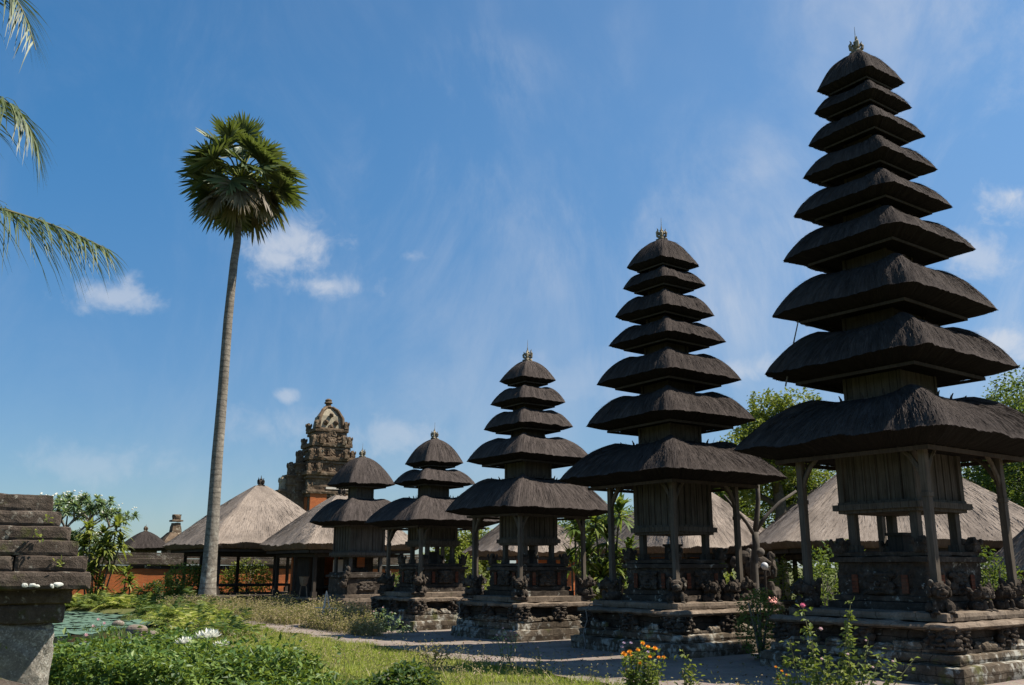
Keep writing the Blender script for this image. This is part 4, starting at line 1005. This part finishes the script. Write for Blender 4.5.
cordyline('young cordyline against the orange brick wall', 124, 42, [(0, 0, 575, 27), (.2, 0, 583, 24)], 4, group=None, L=.7)
# frangipani
def frangipani():
    Y = 44; c = at(67, 560, Y); root = thing('frangipani_tree', 'blue-green frangipani tree with white blossoms behind the stone pillar', 'tree', (c.x, Y, 0)); rs = np.random.default_rng(5); m = MB(); tips = []
    def grow(p, d, L, r, lev):
        e = p + d*L; m.tube([p, (p+e)/2 + Vector((0, 0, -.03*L)), e], [r, r*.85, r*.7], 7)
        if lev <= 1: tips.append(e)
        if lev == 0: return
        for q in range(3 if lev > 1 else 2):
            a = q*2.1 + rs.uniform(0, 1.2); nd = (d*.55 + Vector((math.cos(a)*.8, math.sin(a)*.8, .35))).normalized(); grow(e, nd, L*.72, r*.66, lev-1)
    grow(Vector((0, 0, -.1)), Vector((.05, 0, 1)), 2.0, .15, 4); grow(Vector((-.1, 0, 1.2)), Vector((-.7, .1, .8)).normalized(), 1.0, .10, 3); grow(Vector((.1, 0, 1.0)), Vector((.75, -.1, .7)).normalized(), 1.05, .10, 3)
    obj('trunk', m, M_BARK, root, smooth=True); lf = MB(); fl = MB()
    for t in tips:
        k = 52; a = rs.uniform(0, 6.28, k); el = rs.uniform(-.5, 1.3, k); D = np.stack([np.cos(a)*np.cos(el), np.sin(a)*np.cos(el), np.sin(el)], 1); S = np.cross(D, [0, 0, 1.]); S /= np.linalg.norm(S, axis=1, keepdims=True)
        lf.blades(np.tile(np.array(t), (k, 1)), D, rs.uniform(.27, .46, k), .10, .3, 3, 2.5, S, basew=.4)
        if rs.uniform() < .45:
            for q in range(4): fl.ell(np.array(t) + rs.normal(size=3)*.12 + [0, 0, .2], (.05, .05, .032), amp=.012, nu=7, nv=5, seed=q)
    obj('crown', lf, M_LEAF_FRANG, root); obj('blossom', fl, M_WHITE, root)
frangipani()
# bare forked tree between the two tallest towers
root = thing('forked_tree', 'bare grey forked tree trunk between the two tallest shrine towers', 'tree', (at(755, 600, 21.5).x, 21.5, 0)); Yf = 21.5; x0 = root.location.x
q = lambda px, py, dy=0: (at(px, py, Yf).x - x0, dy, at(px, py, Yf).z)
m = MB(); m.tube([(0, 0, -.1), q(755, 590), q(754, 565), q(756, 545), q(755, 532)], [.12, .10, .09, .085, .08], 8); m.tube([q(755, 535), q(757, 515), q(758, 500), q(757, 470)], [.07, .06, .055, .035], 7)
m.tube([q(756, 530), q(768, 515, .1), q(782, 502, .2), q(800, 490, .3)], [.055, .042, .038, .028], 7); m.tube([q(755, 536), q(745, 522, -.1), q(733, 508, -.1), q(724, 495, 0)], [.05, .04, .036, .025], 7); m.ell(q(759, 552), (.12, .1, .1), amp=.02)
obj('trunk', m, M_BARKD, root, smooth=True)
# stone guardian statue with globe lamp nearby
p_ = at(757, 600, 24)
tag(obj('guardian_statue', lion_mb(1.3, 3), M_CARVE, loc=(p_.x, 24, .75)), 'pale stone guardian statue on a block in the back court', 'statue')
m = MB(); m.rough((0, 0, .36), (.8, .8, .76), .1, .015, 5, 4); tag(obj('statue_block', m, M_STONE, loc=(p_.x, 24, 0)), 'squared stone block under the guardian statue', 'plinth')
p_ = at(764.5, 566, 23.2); root = thing('globe_lamp', 'white globe garden lamp in front of the guardian statue', 'lamp', (p_.x, 23.2, 0))
m = MB(); m.ell((0, 0, p_.z), .09, 16, 10); obj('globe', m, M_GLOBE, root, smooth=True); m = MB(); m.tube([(0, 0, 0), (0, 0, p_.z-.12)], .03, 7); obj('pole', m, M_DARKWOOD, root)
# low stone walls in the back court
for (a, c0, c1, lb) in ((-1.4, -6.5, -3.2, 'low dark stone wall behind the tallest tower'), (7.4, -6.5, -3.0, 'low dark stone wall behind the seven-roofed tower')):
    p0, p1 = RW(a, c0), RW(a, c1); mid = (p0+p1)/2; m = MB(); m.rough((0, 0, .35), ((p1-p0).length, .5, .7), .15, .02, 4, 3); m.rough((0, 0, .74), ((p1-p0).length+.1, .62, .1), .15, .015, 4, 4)
    o = obj('low_wall', m, M_STONE, loc=(mid.x, mid.y, 0)); o.rotation_euler = (0, 0, YAW); tag(o, lb, 'wall')

# ------------------------------------------------------------------ lontar palm
def lontar():
    Y = 38; pts = [(207, 612, 13.5), (207, 598, 12.2), (208, 585, 10.6), (210, 560, 9.4), (213, 520, 8.4), (217, 460, 7.6), (222, 400, 7.0), (228, 320, 6.3), (234, 262, 5.6), (237, 243, 5.4), (239, 215, 5.0)]
    s = Y/F_PX*1.02; b = at(207, 612, Y)
    root = thing('fan_palm', 'tall lontar fan palm with round crown and slightly leaning trunk', 'palm', (b.x, Y, 0)); m = MB()
    path = [at(px, py, Y) - Vector((b.x, Y, 0)) for px, py, _ in pts]; path[0].z = -.1
    m.tube(path, [w*s*.71 for _, _, w in pts], 14); obj('trunk', m, M_TRUNK, root, smooth=True)
    c = at(241, 175, Y) - Vector((b.x, Y, 0)); rs = np.random.default_rng(21); live, dead, pet = MB(), MB(), MB()
    K = 50
    for i in range(K):
        f = (i+.5)/K; el = math.asin(max(-1, min(1, 1 - 1.93*f))) ; az = i*2.39996 + rs.uniform(-.2, .2)
        el += rs.uniform(-.2, .2); d = Vector((math.cos(az)*math.cos(el), math.sin(az)*math.cos(el), math.sin(el)))
        pl = rs.uniform(1.25, 1.95)*(1.0 if el > -.2 else .92); hub = c + d*pl + Vector((0, 0, -.12*pl*math.cos(el)))
        pet.tube([c + d*.1 + Vector((0, 0, -.2)), c + d*pl*.5 + Vector((0, 0, .02)), hub], [.045, .03, .022], 5)
        t = (hub - c).normalized(); t = (t + Vector((0, 0, -.35 if el > -.3 else -.5))).normalized()
        up = Vector((0, 0, 1)) if abs(t.z) < .9 else Vector((math.cos(az), math.sin(az), 0)); side = t.cross(up).normalized(); nrm = side.cross(t).normalized()
        roll = rs.uniform(-.5, .5); side, nrm = side*math.cos(roll) + nrm*math.sin(roll), nrm*math.cos(roll) - side*math.sin(roll)
        n = 36; an = np.linspace(-2.15, 2.15, n) + rs.normal(size=n)*.02
        T, S, N_ = np.array(t), np.array(side), np.array(nrm)
        D = np.cos(an)[:, None]*T + np.sin(an)[:, None]*S + N_*(.22*np.abs(np.sin(an)) + rs.normal(size=n)*.05)[:, None]
        L = rs.uniform(1.08, 1.34)*(.80 + .2*np.cos(an*.6)) * rs.uniform(.9, 1.06, n)
        sd = np.cross(D, N_); sd /= np.linalg.norm(sd, axis=1, keepdims=True)
        sd = sd + N_*(np.where(np.arange(n) % 2, .5, -.5))[:, None]
        tgt = dead if (el < -.5 and rs.uniform() < .7) else live
        tgt.blades(np.tile(np.array(hub), (n, 1)), D, L, .135, rs.uniform(.02, .16, n) if tgt is live else .35, 5, 3.2, sd, basew=.2)
    obj('leaf_stalks', pet, M_LEAF_LIGHT, root); obj('crown', live, M_PALM, root); obj('dry_leaves', dead, M_PALMDEAD, root)
    m = MB()
    for i in range(40):
        a = rs.uniform(0, 6.28); z = rs.uniform(-1.3, .2); m.ell(c + Vector((math.cos(a)*.22, math.sin(a)*.22, z)), (.1, .1, .22), nu=6, nv=5, amp=.03, seed=i)
    obj('leaf_bases', m, M_BARKD, root)
    p = at(196, 600, 37.6); m = MB(); m.rough((0, 0, .22), (2.1, 1.6, .55), .16, .03, 3, 9); m.rough((0, 0, .50), (2.2, 1.7, .1), .16, .02, 3, 10)
    o = obj('palm_planter', m, M_CARVE, loc=(p.x+.25, 38.1, 0)); o.rotation_euler = (0, 0, YAW); tag(o, 'low dark stone planter around the fan palm base', 'planter')
lontar()

# ------------------------------------------------------------------ coconut palm whose fronds hang into the picture at upper left
def coconut():
    Y = 13.0; c = at(-95, 190, Y); root = thing('coconut_palm', 'coconut palm with long fronds hanging in at the upper left', 'palm', (c.x-.6, Y, 0)); m = MB(); o = Vector((c.x-.6, Y, 0))
    cl = c - o; m.tube([(0, 0, -.1), (.05, 0, 1.5), (.15, 0, cl.z*.5), (.4, 0, cl.z*.8), (cl.x, 0, cl.z)], [.24, .17, .15, .14, .13], 10); obj('trunk', m, M_TRUNK, root, smooth=True); rs = np.random.default_rng(4)
    targets = [(108, 250, 13.2, 214), (38, 150, 12.6, 100), (36, 50, 13.4, -6)]
    fr = [(at(px, py, yy) - o, at((px-95)*.5+12, pm, yy) - o) for px, py, yy, pm in targets]
    for q in range(9):
        a = math.pi*.60 + q*.30; L = 3.6; el = rs.uniform(-.2, .9); e = cl + Vector((math.cos(a)*L*math.cos(el*.6), math.sin(a)*L, L*math.sin(el)*.6-.6)); fr.append((e, (cl+e)/2 + Vector((0, 0, .7))))
    for i, (e, mid) in enumerate(fr):
        P = []; n = 46
        for k in range(n+1):
            t = k/n; P.append(cl*(1-t)**2 + (mid*2 - (cl+e)*.5)*2*t*(1-t) + e*t*t)
        rb, lf = MB(), MB(); rb.tube(P[::3] + [P[-1]], list(np.linspace(.035, .008, len(P[::3])+1)), 5)
        fo = obj('frond', rb, M_STEM, root)
        B, D, LL, SS = [], [], [], []
        for k in range(5, n):
            t = (P[min(k+1, n)]-P[k-1]).normalized(); s = t.cross(Vector((0, 0, 1))).normalized(); u = s.cross(t)
            for sg in (-1, 1):
                f = k/n; d = (t*(.5+.55*f) + s*sg*rs.uniform(.6, 1.0) + u*rs.uniform(-.35, .35)).normalized()
                for rep in range(2): B.append(P[k] + t*rs.uniform(-.03, .03)); D.append(d + Vector((rs.normal()*.09, rs.normal()*.09, rs.normal()*.09))); LL.append(.80*math.sin(math.pi*(.18+.72*f))*rs.uniform(.8, 1.1)+.12); SS.append(d.cross(u + s*sg*.6).normalized())
        lf.blades(np.array(B), np.array(D), np.array(LL), .025, np.array([rs.uniform(.45, .95) for _ in B]), 4, 2.2, np.array(SS), basew=.5); obj('leaflets', lf, M_COCO, fo)
coconut()

# ------------------------------------------------------------------ ground plants: grass, ferns, weeds
def scatter(n, a0, a1, cf0, cf1, seed):
    rs = np.random.default_rng(seed); a = rs.uniform(a0, a1, n); u = rs.uniform(0, 1, n); c = cf0(a)*(1-u) + cf1(a)*u
    X = C5.x - N2.x*a + N1.x*c; Y = C5.y - N2.y*a + N1.y*c; return X, Y, a, c, rs
pe = np.vectorize(path_edge)
X, Y, a, c, rs = scatter(150000, -9, 30, lambda a: pe(np.minimum(a, 22)) - .05 - np.clip(a-20, 0, 9)*.1, lambda a: np.minimum(np.interp(a, *POND_IN)+.3, 11), 1)
k = (pond_depth(X, Y) < .35) & (vn(np.stack([X*.8, Y*.8, 0*X], 1), 8) > -.55); X, Y = X[k], Y[k]; n = len(X)
P = np.stack([X, Y, gz(X, Y)-.01], 1); D = np.stack([rs.normal(size=n)*.45, rs.normal(size=n)*.45, np.ones(n)], 1)
hv = .7 + .5*vn(np.stack([X*.6, Y*.6, 0*X], 1), 4)
m = MB().blades(P, D, rs.uniform(.07, .25, n)*hv, rs.uniform(.008, .018, n), rs.uniform(.1, .5, n), 3)
o = obj('grass', m, M_GRASS); tag(o, 'sunlit grass strip between the gravel path and the pond bank', 'grass', kind='stuff')
X, Y, a, c, rs = scatter(3400, -7, 26, lambda a: pe(np.minimum(a, 22)) - .35, lambda a: np.minimum(np.interp(a, *POND_IN)+.2, 10), 41)
k = (pond_depth(X, Y) < .25) & (vn(np.stack([X*.9, Y*.9, 0*X], 1), 18) > -.1); X, Y, c, a = X[k], Y[k], c[k], a[k]; n = len(X)
B = np.stack([X, Y, gz(X, Y)], 1); D = np.stack([rs.normal(size=n)*.4, rs.normal(size=n)*.4, np.ones(n)], 1); L = rs.uniform(.12, .42, n)
m = MB().blades(B, D, L, .010, .2, 3, 1.5)
for f in (.55, .8, .97):
    q = B + D/np.linalg.norm(D, axis=1, keepdims=True)*(L*f)[:, None]; m.leaves(q + rs.normal(size=q.shape)*.012, .05, .018)
tag(obj('undergrowth', m, M_WEED), 'dry reddish weeds and seed stalks among the grass strip', 'weeds', kind='stuff')
# lawn left of the hedge, at the near bank
n = 30000; rs = np.random.default_rng(2); X = rs.uniform(-13, 0, n); Y = rs.uniform(5.5, 19, n); k = pond_depth(X, Y) < .1; X, Y = X[k], Y[k]; aa, cc = to_row(X, Y); k = cc > 10.5; X, Y = X[k], Y[k]; n = len(X)
m = MB().blades(np.stack([X, Y, gz(X, Y)-.01], 1), np.stack([rs.normal(size=n)*.5, rs.normal(size=n)*.5, np.ones(n)], 1), rs.uniform(.05, .14, n), .012, rs.uniform(.1, .5, n), 3)
tag(obj('grass', m, M_FERN), 'mown green lawn between the stone pillar and the hedge', 'grass', kind='stuff')
# dry weeds along the far part of the path
X, Y, a, c, rs = scatter(12000, 11.5, 31, lambda a: np.interp(a, [11, 15, 19, 24, 31], [4.0, 2.6, 1.5, 1.4, 1.2]), lambda a: np.interp(a, [11, 20, 31], [4.2, 4.0, 4.3]), 3)
k = (vn(np.stack([X*.7, Y*.7, 0*X], 1), 12) > -.25) & (rs.uniform(0, 1, len(X)) < np.clip((a-10.8)/5 + .5*vn(np.stack([X, Y, 0*X], 1), 31), 0, 1)); X, Y = X[k], Y[k]; n = len(X)
m = MB(); L = rs.uniform(.2, .75, n)*(.8+.5*vn(np.stack([X*.5, Y*.5, 0*X], 1), 14)); D = np.stack([rs.normal(size=n)*.35, rs.normal(size=n)*.35, np.ones(n)], 1); B = np.stack([X, Y, 0*X], 1)
m.blades(B, D, L, .012, .15, 3, 1.5)
for f in (.4, .6, .8, .95):
    q = B + D/np.linalg.norm(D, axis=1, keepdims=True)*(L*f)[:, None]; m.leaves(q + rs.normal(size=q.shape)*.02, .075, .03)
tag(obj('undergrowth', m, M_WEED), 'dry tan weeds overgrowing the far end of the gravel path', 'weeds', kind='stuff')
# fern and grass clumps on the pond bank
def fern_proto(seed, mat, nf=34, L=.75):
    rs = np.random.default_rng(seed); root = thing('fern_clump', 'arching green fern clump on the far pond bank', 'fern', (0, 0, 0), 0, 'fern clumps along the pond bank'); m = MB()
    for i in range(nf):
        a = rs.uniform(0, 6.28); el = rs.uniform(.35, 1.35); l = L*rs.uniform(.6, 1.15); d = Vector((math.cos(a)*math.cos(el), math.sin(a)*math.cos(el), math.sin(el))); dr = rs.uniform(.3, .8)
        n = 16; B, D, LL = [], [], []
        b0 = Vector((rs.normal()*.12, rs.normal()*.12, 0))
        for k in range(1, n):
            t = k/n; p = b0 + d*l*t + Vector((0, 0, -dr*l*t*t)); tg = (d + Vector((0, 0, -2*dr*t))).normalized(); s = tg.cross(Vector((0, 0, 1))).normalized()
            for sg in (-1, 1): B.append(p); D.append(tg*.45 + s*sg); LL.append(l*.22*math.sin(math.pi*(.12+.85*t))+.02)
        m.blades(np.array(B), np.array(D), np.array(LL), .03, .2, 2, 1.6)
        m.blades([tuple(b0)], [tuple(d)], l, .012, dr, 6, 3)
    obj('fronds', m, mat, root); return root
fp = [fern_proto(1, M_FERN), fern_proto(2, M_LEAF_MID, 30, .8), fern_proto(3, M_GRASS, 36, .8)]
rs = np.random.default_rng(9); used = [False]*3
for i in range(110):
    px = rs.uniform(66, 228); py = rs.uniform(602, 634) if px > 150 else rs.uniform(600, 618)
    p = gnd(px, py + 4, 0); 
    if float(pond_depth(np.array([p.x]), np.array([p.y]))[0]) > .1: continue
    q = i % 3; loc = (p.x, p.y, gz1(p.x, p.y)); sc = rs.uniform(.8, 1.35)*(1.25 if p.y > 38 else 1.0); rz = rs.uniform(0, 6.28)
    lb = ['arching yellow-green fern clump on the far pond bank', 'arching mid-green fern clump on the far pond bank', 'pale grassy fern clump on the far pond bank'][q]
    if not used[q]: o = fp[q]; o.location = loc; o.rotation_euler = (0, 0, rz); o.scale = (sc, sc, sc); o['label'] = lb; used[q] = True
    else: dup(fp[q], loc, rz, sc, lb)
# rocks at the bank
for (px, py, s, lb) in ((137, 628, .30, 'largest brown rock at the pond edge'), (118, 622, .2, 'small brown rock left of the largest pond rock'), (152, 633, .2, 'flat brown rock low at the water line')):
    p = gnd(px, py+3, -.1); m = MB(); m.ell((0, 0, .05), (s, s*.7, s*.55), 14, 9, amp=.12*s, freq=3.5, seed=px); tag(obj('pond_rock', m, M_ROCK, loc=(p.x, p.y, -.12)), lb, 'rock', 'rocks at the pond edge')
# lily pads: one of each size, copied
def pad_mesh(r, seed):
    m = MB(); n = 20; V = [(0, 0, .0)]
    for i in range(n+1): t = .22 + (2*math.pi-.44)*i/n; q = r*(1+.05*math.sin(3*t+seed)); V.append((q*math.cos(t), q*math.sin(t), .012+.02*math.sin(5*t+seed)*r))
    V2 = [(x*.97, y*.97, z-.012) for x, y, z in V]; k = len(V)
    F = [(0, i, i+1) for i in range(1, n+1)] + [(k, k+i+1, k+i) for i in range(1, n+1)] + [(i, k+i, k+i+1, i+1) for i in range(1, n+1)]
    return m.add(V+V2, F).mesh('lily_pad')
pm = [pad_mesh(r, i) for i, r in enumerate((.22, .30, .38, .26))]
for q in pm: q.materials.append(M_PAD)
rs = np.random.default_rng(6); cnt = 0; tries = 0; placed = []
while cnt < 230 and tries < 6000:
    tries += 1; px = rs.uniform(55, 185); py = rs.uniform(609, 662); p = gnd(px, py, -.16)
    if float(pond_depth(np.array([p.x]), np.array([p.y]))[0]) < .25: continue
    if vn(np.array([[p.x*.45, p.y*.28, 0.]]), 5)[0] < -.30: continue
    r = (.22, .30, .38, .26)[cnt % 4]
    if any((p.x-x)**2 + (p.y-y)**2 < (.62*(r+r2))**2 for x, y, r2 in placed): continue
    placed.append((p.x, p.y, r))
    o = obj('lily_pad', pm[cnt % 4], None, loc=(p.x, p.y, -.158+.006*(cnt % 5))); o.rotation_euler = (rs.normal()*.03, rs.normal()*.03, rs.uniform(0, 6.28))
    tag(o, 'round blue-green lily pad floating on the pond', 'lily pad', 'lily pads on the pond'); cnt += 1
def bloom_mb(r):
    m = MB()
    for ring, (k, el) in enumerate(((8, .35), (7, .8), (5, 1.2))):
        for i in range(k):
            a = 2*math.pi*(i+.5*ring)/k; d = np.array([[math.cos(a)*math.cos(el), math.sin(a)*math.cos(el), math.sin(el)]]); s = np.array([[-math.sin(a), math.cos(a), 0]]); m.blades([(0, 0, 0)], d, r, r*.5, -.15, 4, 2.2, s, basew=.4)
    return m
lm = bloom_mb(.09).mesh('water_lily'); lm.materials.append(M_PALEPINK)
for (px, py) in ((98, 621), (93, 628), (86, 637), (118, 641), (122, 645), (142, 636), (104, 625)):
    p = gnd(px, py, -.14); o = obj('water_lily', lm, None, loc=(p.x, p.y, -.13)); tag(o, 'small pink water lily blossom among the pads', 'water lily', 'pink water lilies on the pond')
# reedy tuft in the pond
p = gnd(113, 633, -.2); n = 160; rs = np.random.default_rng(8); m = MB().blades(np.stack([rs.normal(size=n)*.45, rs.normal(size=n)*.25, 0*rs.normal(size=n)], 1), np.stack([rs.normal(size=n)*.4, rs.normal(size=n)*.4, np.ones(n)], 1), rs.uniform(.2, .5, n), .02, .3, 4)
tag(obj('water_grass', m, M_LEAF_MID, loc=(p.x, p.y, -.2)), 'green tuft of water grass standing among the lily pads', 'water grass')

# ------------------------------------------------------------------ hedge at the bottom left
def hedge():
    # runs along the near bank
    A, B = Vector((-4.8, 10.9, 0)), Vector((-1.95, 8.7, 0)); L = (B-A).length; ang = math.atan2(B.y-A.y, B.x-A.x)
    root = thing('leafy_hedge', 'clipped glossy green hedge with white blossoms by the pond', 'hedge', tuple(A), ang); rs = np.random.default_rng(3)
    n = 36000; x = rs.uniform(0, L, n); u = rs.uniform(-1, 1, n); v = rs.uniform(0, 1, n)**.5
    top = .84 + .10*vn(np.stack([x*1.1, 0*x, 0*x], 1), 2) + .06*vn(np.stack([x*3, u, 0*x], 1), 4) - .35*np.clip((x-L+1.3)/1.3, 0, 1)**2 - .1*np.clip((.5-x)/.5, 0, 1); wid = 1.0*(1 - .25*v)
    P = np.stack([x, u*wid, v*top], 1); P = P + rs.normal(size=P.shape)*.03
    sx_ = rs.uniform(.1, L-.4, 150); sy_ = rs.uniform(-.9, .9, 150); sh = []
    for q in range(150): hh = rs.uniform(.02, .22); sh.append(np.stack([np.full(9, sx_[q])+rs.normal(size=9)*.025, np.full(9, sy_[q])+rs.normal(size=9)*.025, .80+np.linspace(-.05, hh, 9)], 1))
    P = P[vn(P*np.array([2.6, 2.6, 2.0]), 21) > -.52]
    obj('foliage', MB().leaves(np.concatenate([P]+sh), .072, .036, up=.7, fold=.15), M_LEAF_HEDGE, root)
    m = MB()
    for i in range(60):
        xx = rs.uniform(0, L); yy = rs.uniform(-.7, .7); m.tube([(xx, yy, -.05), (xx+rs.normal()*.05, yy, .3), (xx+rs.normal()*.1, yy+rs.normal()*.1, .55)], [.014, .01, .006], 5)
    obj('stem', m, M_BARKD, root)
hedge()
for (px, py, r, lb) in ((208, 633, .105, 'widest white blossom above the hedge'), (184, 638, .075, 'small white blossom left above the hedge'), (222, 641, .075, 'shaded white blossom low at the hedge top')):
    p = at(px, py+4, 9.9); root = thing('white_flower', lb, 'flower', (p.x, p.y, p.z-.35), 0, 'white blossoms over the hedge')
    m = MB()
    m.merge(bloom_mb(r), off=(0, 0, .33)); m.merge(bloom_mb(r*.8), off=(r*.6, .02, .34)); m.merge(bloom_mb(r*.8), off=(-r*.7, 0, .325))
    obj('petals', m, M_WHITE, root); m = MB(); m.tube([(0, 0, -.1), (.01, 0, .35)], [.008, .006], 5); obj('stem', m, M_STEM, root)

# ------------------------------------------------------------------ flowering plants near the camera at right
def leafy_stem(st, lf, base, tip, n, ls, rs):
    b, t = Vector(base), Vector(tip); mid = (b+t)/2 + Vector((rs.normal()*.03, rs.normal()*.03, 0)); st.tube([b, mid, t], [.008, .006, .004], 5)
    f = rs.uniform(.15, 1, n); P = np.array([tuple(b*(1-q)**2 + mid*2*q*(1-q) + t*q*q) for q in f]) + rs.normal(size=(n, 3))*ls*.45; lf.leaves(P, ls, ls*.58, up=.6)
def rose_bush():
    Y = 10.2; c = at(828, 690, Y); root = thing('rose_bush', 'straggly rose bush with one bright pink bloom before the tallest tower', 'rose bush', (c.x, Y, 0)); rs = np.random.default_rng(14); st, lf = MB(), MB(); o = Vector((c.x, Y, 0))
    for (px, py, dy, n) in ((803, 608, 0, 60), (812, 640, .1, 50), (851, 600, .2, 60), (848, 625, .15, 50), (790, 640, -.1, 40), (783, 660, .1, 34), (826, 655, -.2, 60), (850, 652, 0, 60), (868, 640, .2, 20), (880, 655, .1, 24), (866, 665, -.1, 44), (892, 660, .1, 18), (915, 658, .2, 12), (838, 668, -.3, 60), (815, 668, -.2, 60), (800, 655, .2, 40), (875, 675, -.2, 40), (895, 672, 0, 18), (855, 670, .25, 50), (785, 678, 0, 30)):
        t = at(px, py, Y+dy) - o; leafy_stem(st, lf, (t.x*.35, dy*.5, 0), t, int(n*1.7), .066, rs)
    obj('stem', st, M_STEM, root); obj('foliage', lf, M_ROSELEAF, root)
    for (px, py, r, mt, nm) in ((803, 607, .042, M_PINK, 'pink_rose'), (821, 630, .03, M_PALEPINK, 'pale_rose'), (822, 660, .026, M_PALEPINK, 'pale_rose'), (848, 655, .022, M_PALEPINK, 'pale_rose'), (866, 641, .016, M_PALEPINK, 'pale_rose'), (893, 662, .02, M_PALEPINK, 'pale_rose'), (873, 668, .02, M_PALEPINK, 'pale_rose')):
        p = at(px, py, Y-.05) - o; b = bloom_mb(r); ob = obj(nm, b, mt, root); ob.location = p
        mm = MB(); mm.ell((0, 0, r*.3), (r*.6, r*.6, r*.5), nu=8, nv=6); obj('bud', mm, mt, ob)
rose_bush()
def marigold():
    Y = 11.2; c = at(640, 690, Y); root = thing('marigold_plant', 'marigold plant covered in orange blooms at the path edge', 'flower', (c.x, Y, 0)); rs = np.random.default_rng(15); st, lf = MB(), MB(); o = Vector((c.x, Y, 0))
    fl = [(643, 641), (655, 647), (659, 655), (638, 648), (632, 655), (637, 657), (648, 663), (630, 650), (624, 652), (650, 655), (640, 661), (664, 655), (627, 668), (648, 645)]
    for i, (px, py) in enumerate(fl + [(625, 660), (640, 650), (655, 660), (635, 670), (650, 675), (645, 668), (628, 676), (660, 668)]):
        dy = rs.uniform(-.15, .15); t = at(px, py+3, Y+dy) - o; leafy_stem(st, lf, (t.x*.3, dy*.5, 0), t, 60, .055, rs)
        if i < len(fl):
            m = MB(); r = rs.uniform(.028, .045); m.merge(bloom_mb(r)); m.ell((0, 0, r*.25), (r*.6, r*.6, r*.35), nu=9, nv=6, amp=.008, freq=60); ob = obj('orange_bloom', m, M_ORANGE, root); ob.location = t; ob.rotation_euler = (rs.uniform(.2, .8), rs.uniform(-.4, .4), 0)
    for (px, py) in ((624, 644), (631, 644), (648, 653), (622, 648)):
        ob = obj('lilac_bloom', bloom_mb(.028), M_LILAC, root); ob.location = at(px, py, Y-.1) - o
    obj('stem', st, M_STEM, root); obj('foliage', lf, M_FERN, root)
marigold()
def small_plant(name, label, cat, px, Y, stems, mleaf, seed, ls=.06, n=24, bloom=None, group=None):
    c = at(px, 690, Y); g0 = gz1(c.x, Y); root = thing(name, label, cat, (c.x, Y, g0), 0, group); rs = np.random.default_rng(seed); st, lf, bl = MB(), MB(), MB(); o = Vector((c.x, Y, g0))
    for sx, sy in stems:
        t = at(sx, sy, Y) - o; leafy_stem(st, lf, (t.x*.3, 0, -.02), t, n, ls, rs)
        if bloom: bl.merge(bloom_mb(bloom[0]), off=tuple(t))
    obj('stem', st, M_STEM, root); obj('foliage', lf, mleaf, root)
    if bloom: obj('blossom', bl, bloom[1], root)
small_plant('garden_weed', 'small green sapling right of the marigold plant', 'plant', 690, 11.5, [(684, 652), (690, 660), (694, 668), (682, 670), (687, 676)], M_LEAF_LIGHT, 61, .07)
small_plant('flowering_weed', 'thin weed with pale flower heads on the path edge', 'plant', 507, 16.0, [(503, 629), (511, 632), (497, 636), (516, 634), (506, 640), (512, 645)], M_LEAF_FRANG, 62, .06, 16, (.03, M_PALEPINK))
small_plant('flowering_weed', 'tiny single-stemmed weed with a pale head on the path edge', 'plant', 538, 15.5, [(538, 648), (541, 656), (536, 660)], M_LEAF_FRANG, 63, .05, 8, (.025, M_PALEPINK))
small_plant('bushy_weed', 'tall bushy weed with whitish heads before the three-roofed base', 'plant', 385, 25.0, [(374, 612), (383, 608), (392, 613), (378, 622), (400, 620), (388, 624), (368, 622), (410, 628), (418, 632)], M_LEAF_FRANG, 64, .09, 40, (.035, M_PALEPINK))
small_plant('dry_grass_tuft', 'reddish dry grass tuft at the edge of the green strip', 'plant', 435, 16.5, [(425, 645), (432, 640), (440, 643), (447, 648), (436, 650), (420, 652)], M_WEED, 65, .06, 30)
small_plant('leafy_weed', 'marigold seedling at the left foot of the rose bush', 'plant', 780, 11.0, [(776, 668), (782, 672), (787, 676), (778, 680)], M_FERN, 66, .06, 26, (.025, M_ORANGE))
# plants creeping over the near bank under the grass strip
for i, (px, py, Y, lb) in enumerate(((335, 664, 13.2, 'dark leafy bank plant right of the hedge'), (372, 672, 12.8, 'leafy bank plant below the dry grass tuft'), (405, 676, 12.6, 'low leafy bank plant at the bottom edge'), (305, 655, 13.8, 'leafy bank plant behind the hedge end'))):
    shrub(lb, px, Y, py+2, .5, 1300, .10, M_LEAF_MID if i % 2 else M_LEAF_DARK, 90+i, group='bank plants beside the hedge', name='bank_plant')
# fallen leaves and small stones on the gravel
n = 800; rs = np.random.default_rng(77); a = rs.uniform(-5, 22, n); c = rs.uniform(1.8, 5.6, n); X = C5.x - N2.x*a + N1.x*c; Y = C5.y - N2.y*a + N1.y*c
m = MB().leaves(np.stack([X, Y, np.full(n, .045)], 1), .07, .035, up=6); tag(obj('leaf_litter', m, M_LITTER), 'dry fallen leaves scattered over the gravel path', 'leaf litter', kind='stuff')
# slim tripod stake standing in the weeds
p = gnd(325, 628); root = thing('plant_stake', 'small grey tripod of sticks standing in the weeds', 'stake', (p.x, p.y, 0)); m = MB()
for a in (0, 2.1, 4.2): m = MB(); m.tube([(math.cos(a)*.22, math.sin(a)*.22, -.02), (0, 0, 1.0)], .018, 6); obj('leg', m, M_PALE, root)
m = MB(); m.tube([(-.3, 0, .55), (.3, 0, .52)], .015, 6); obj('crossbar', m, M_PALE, root)
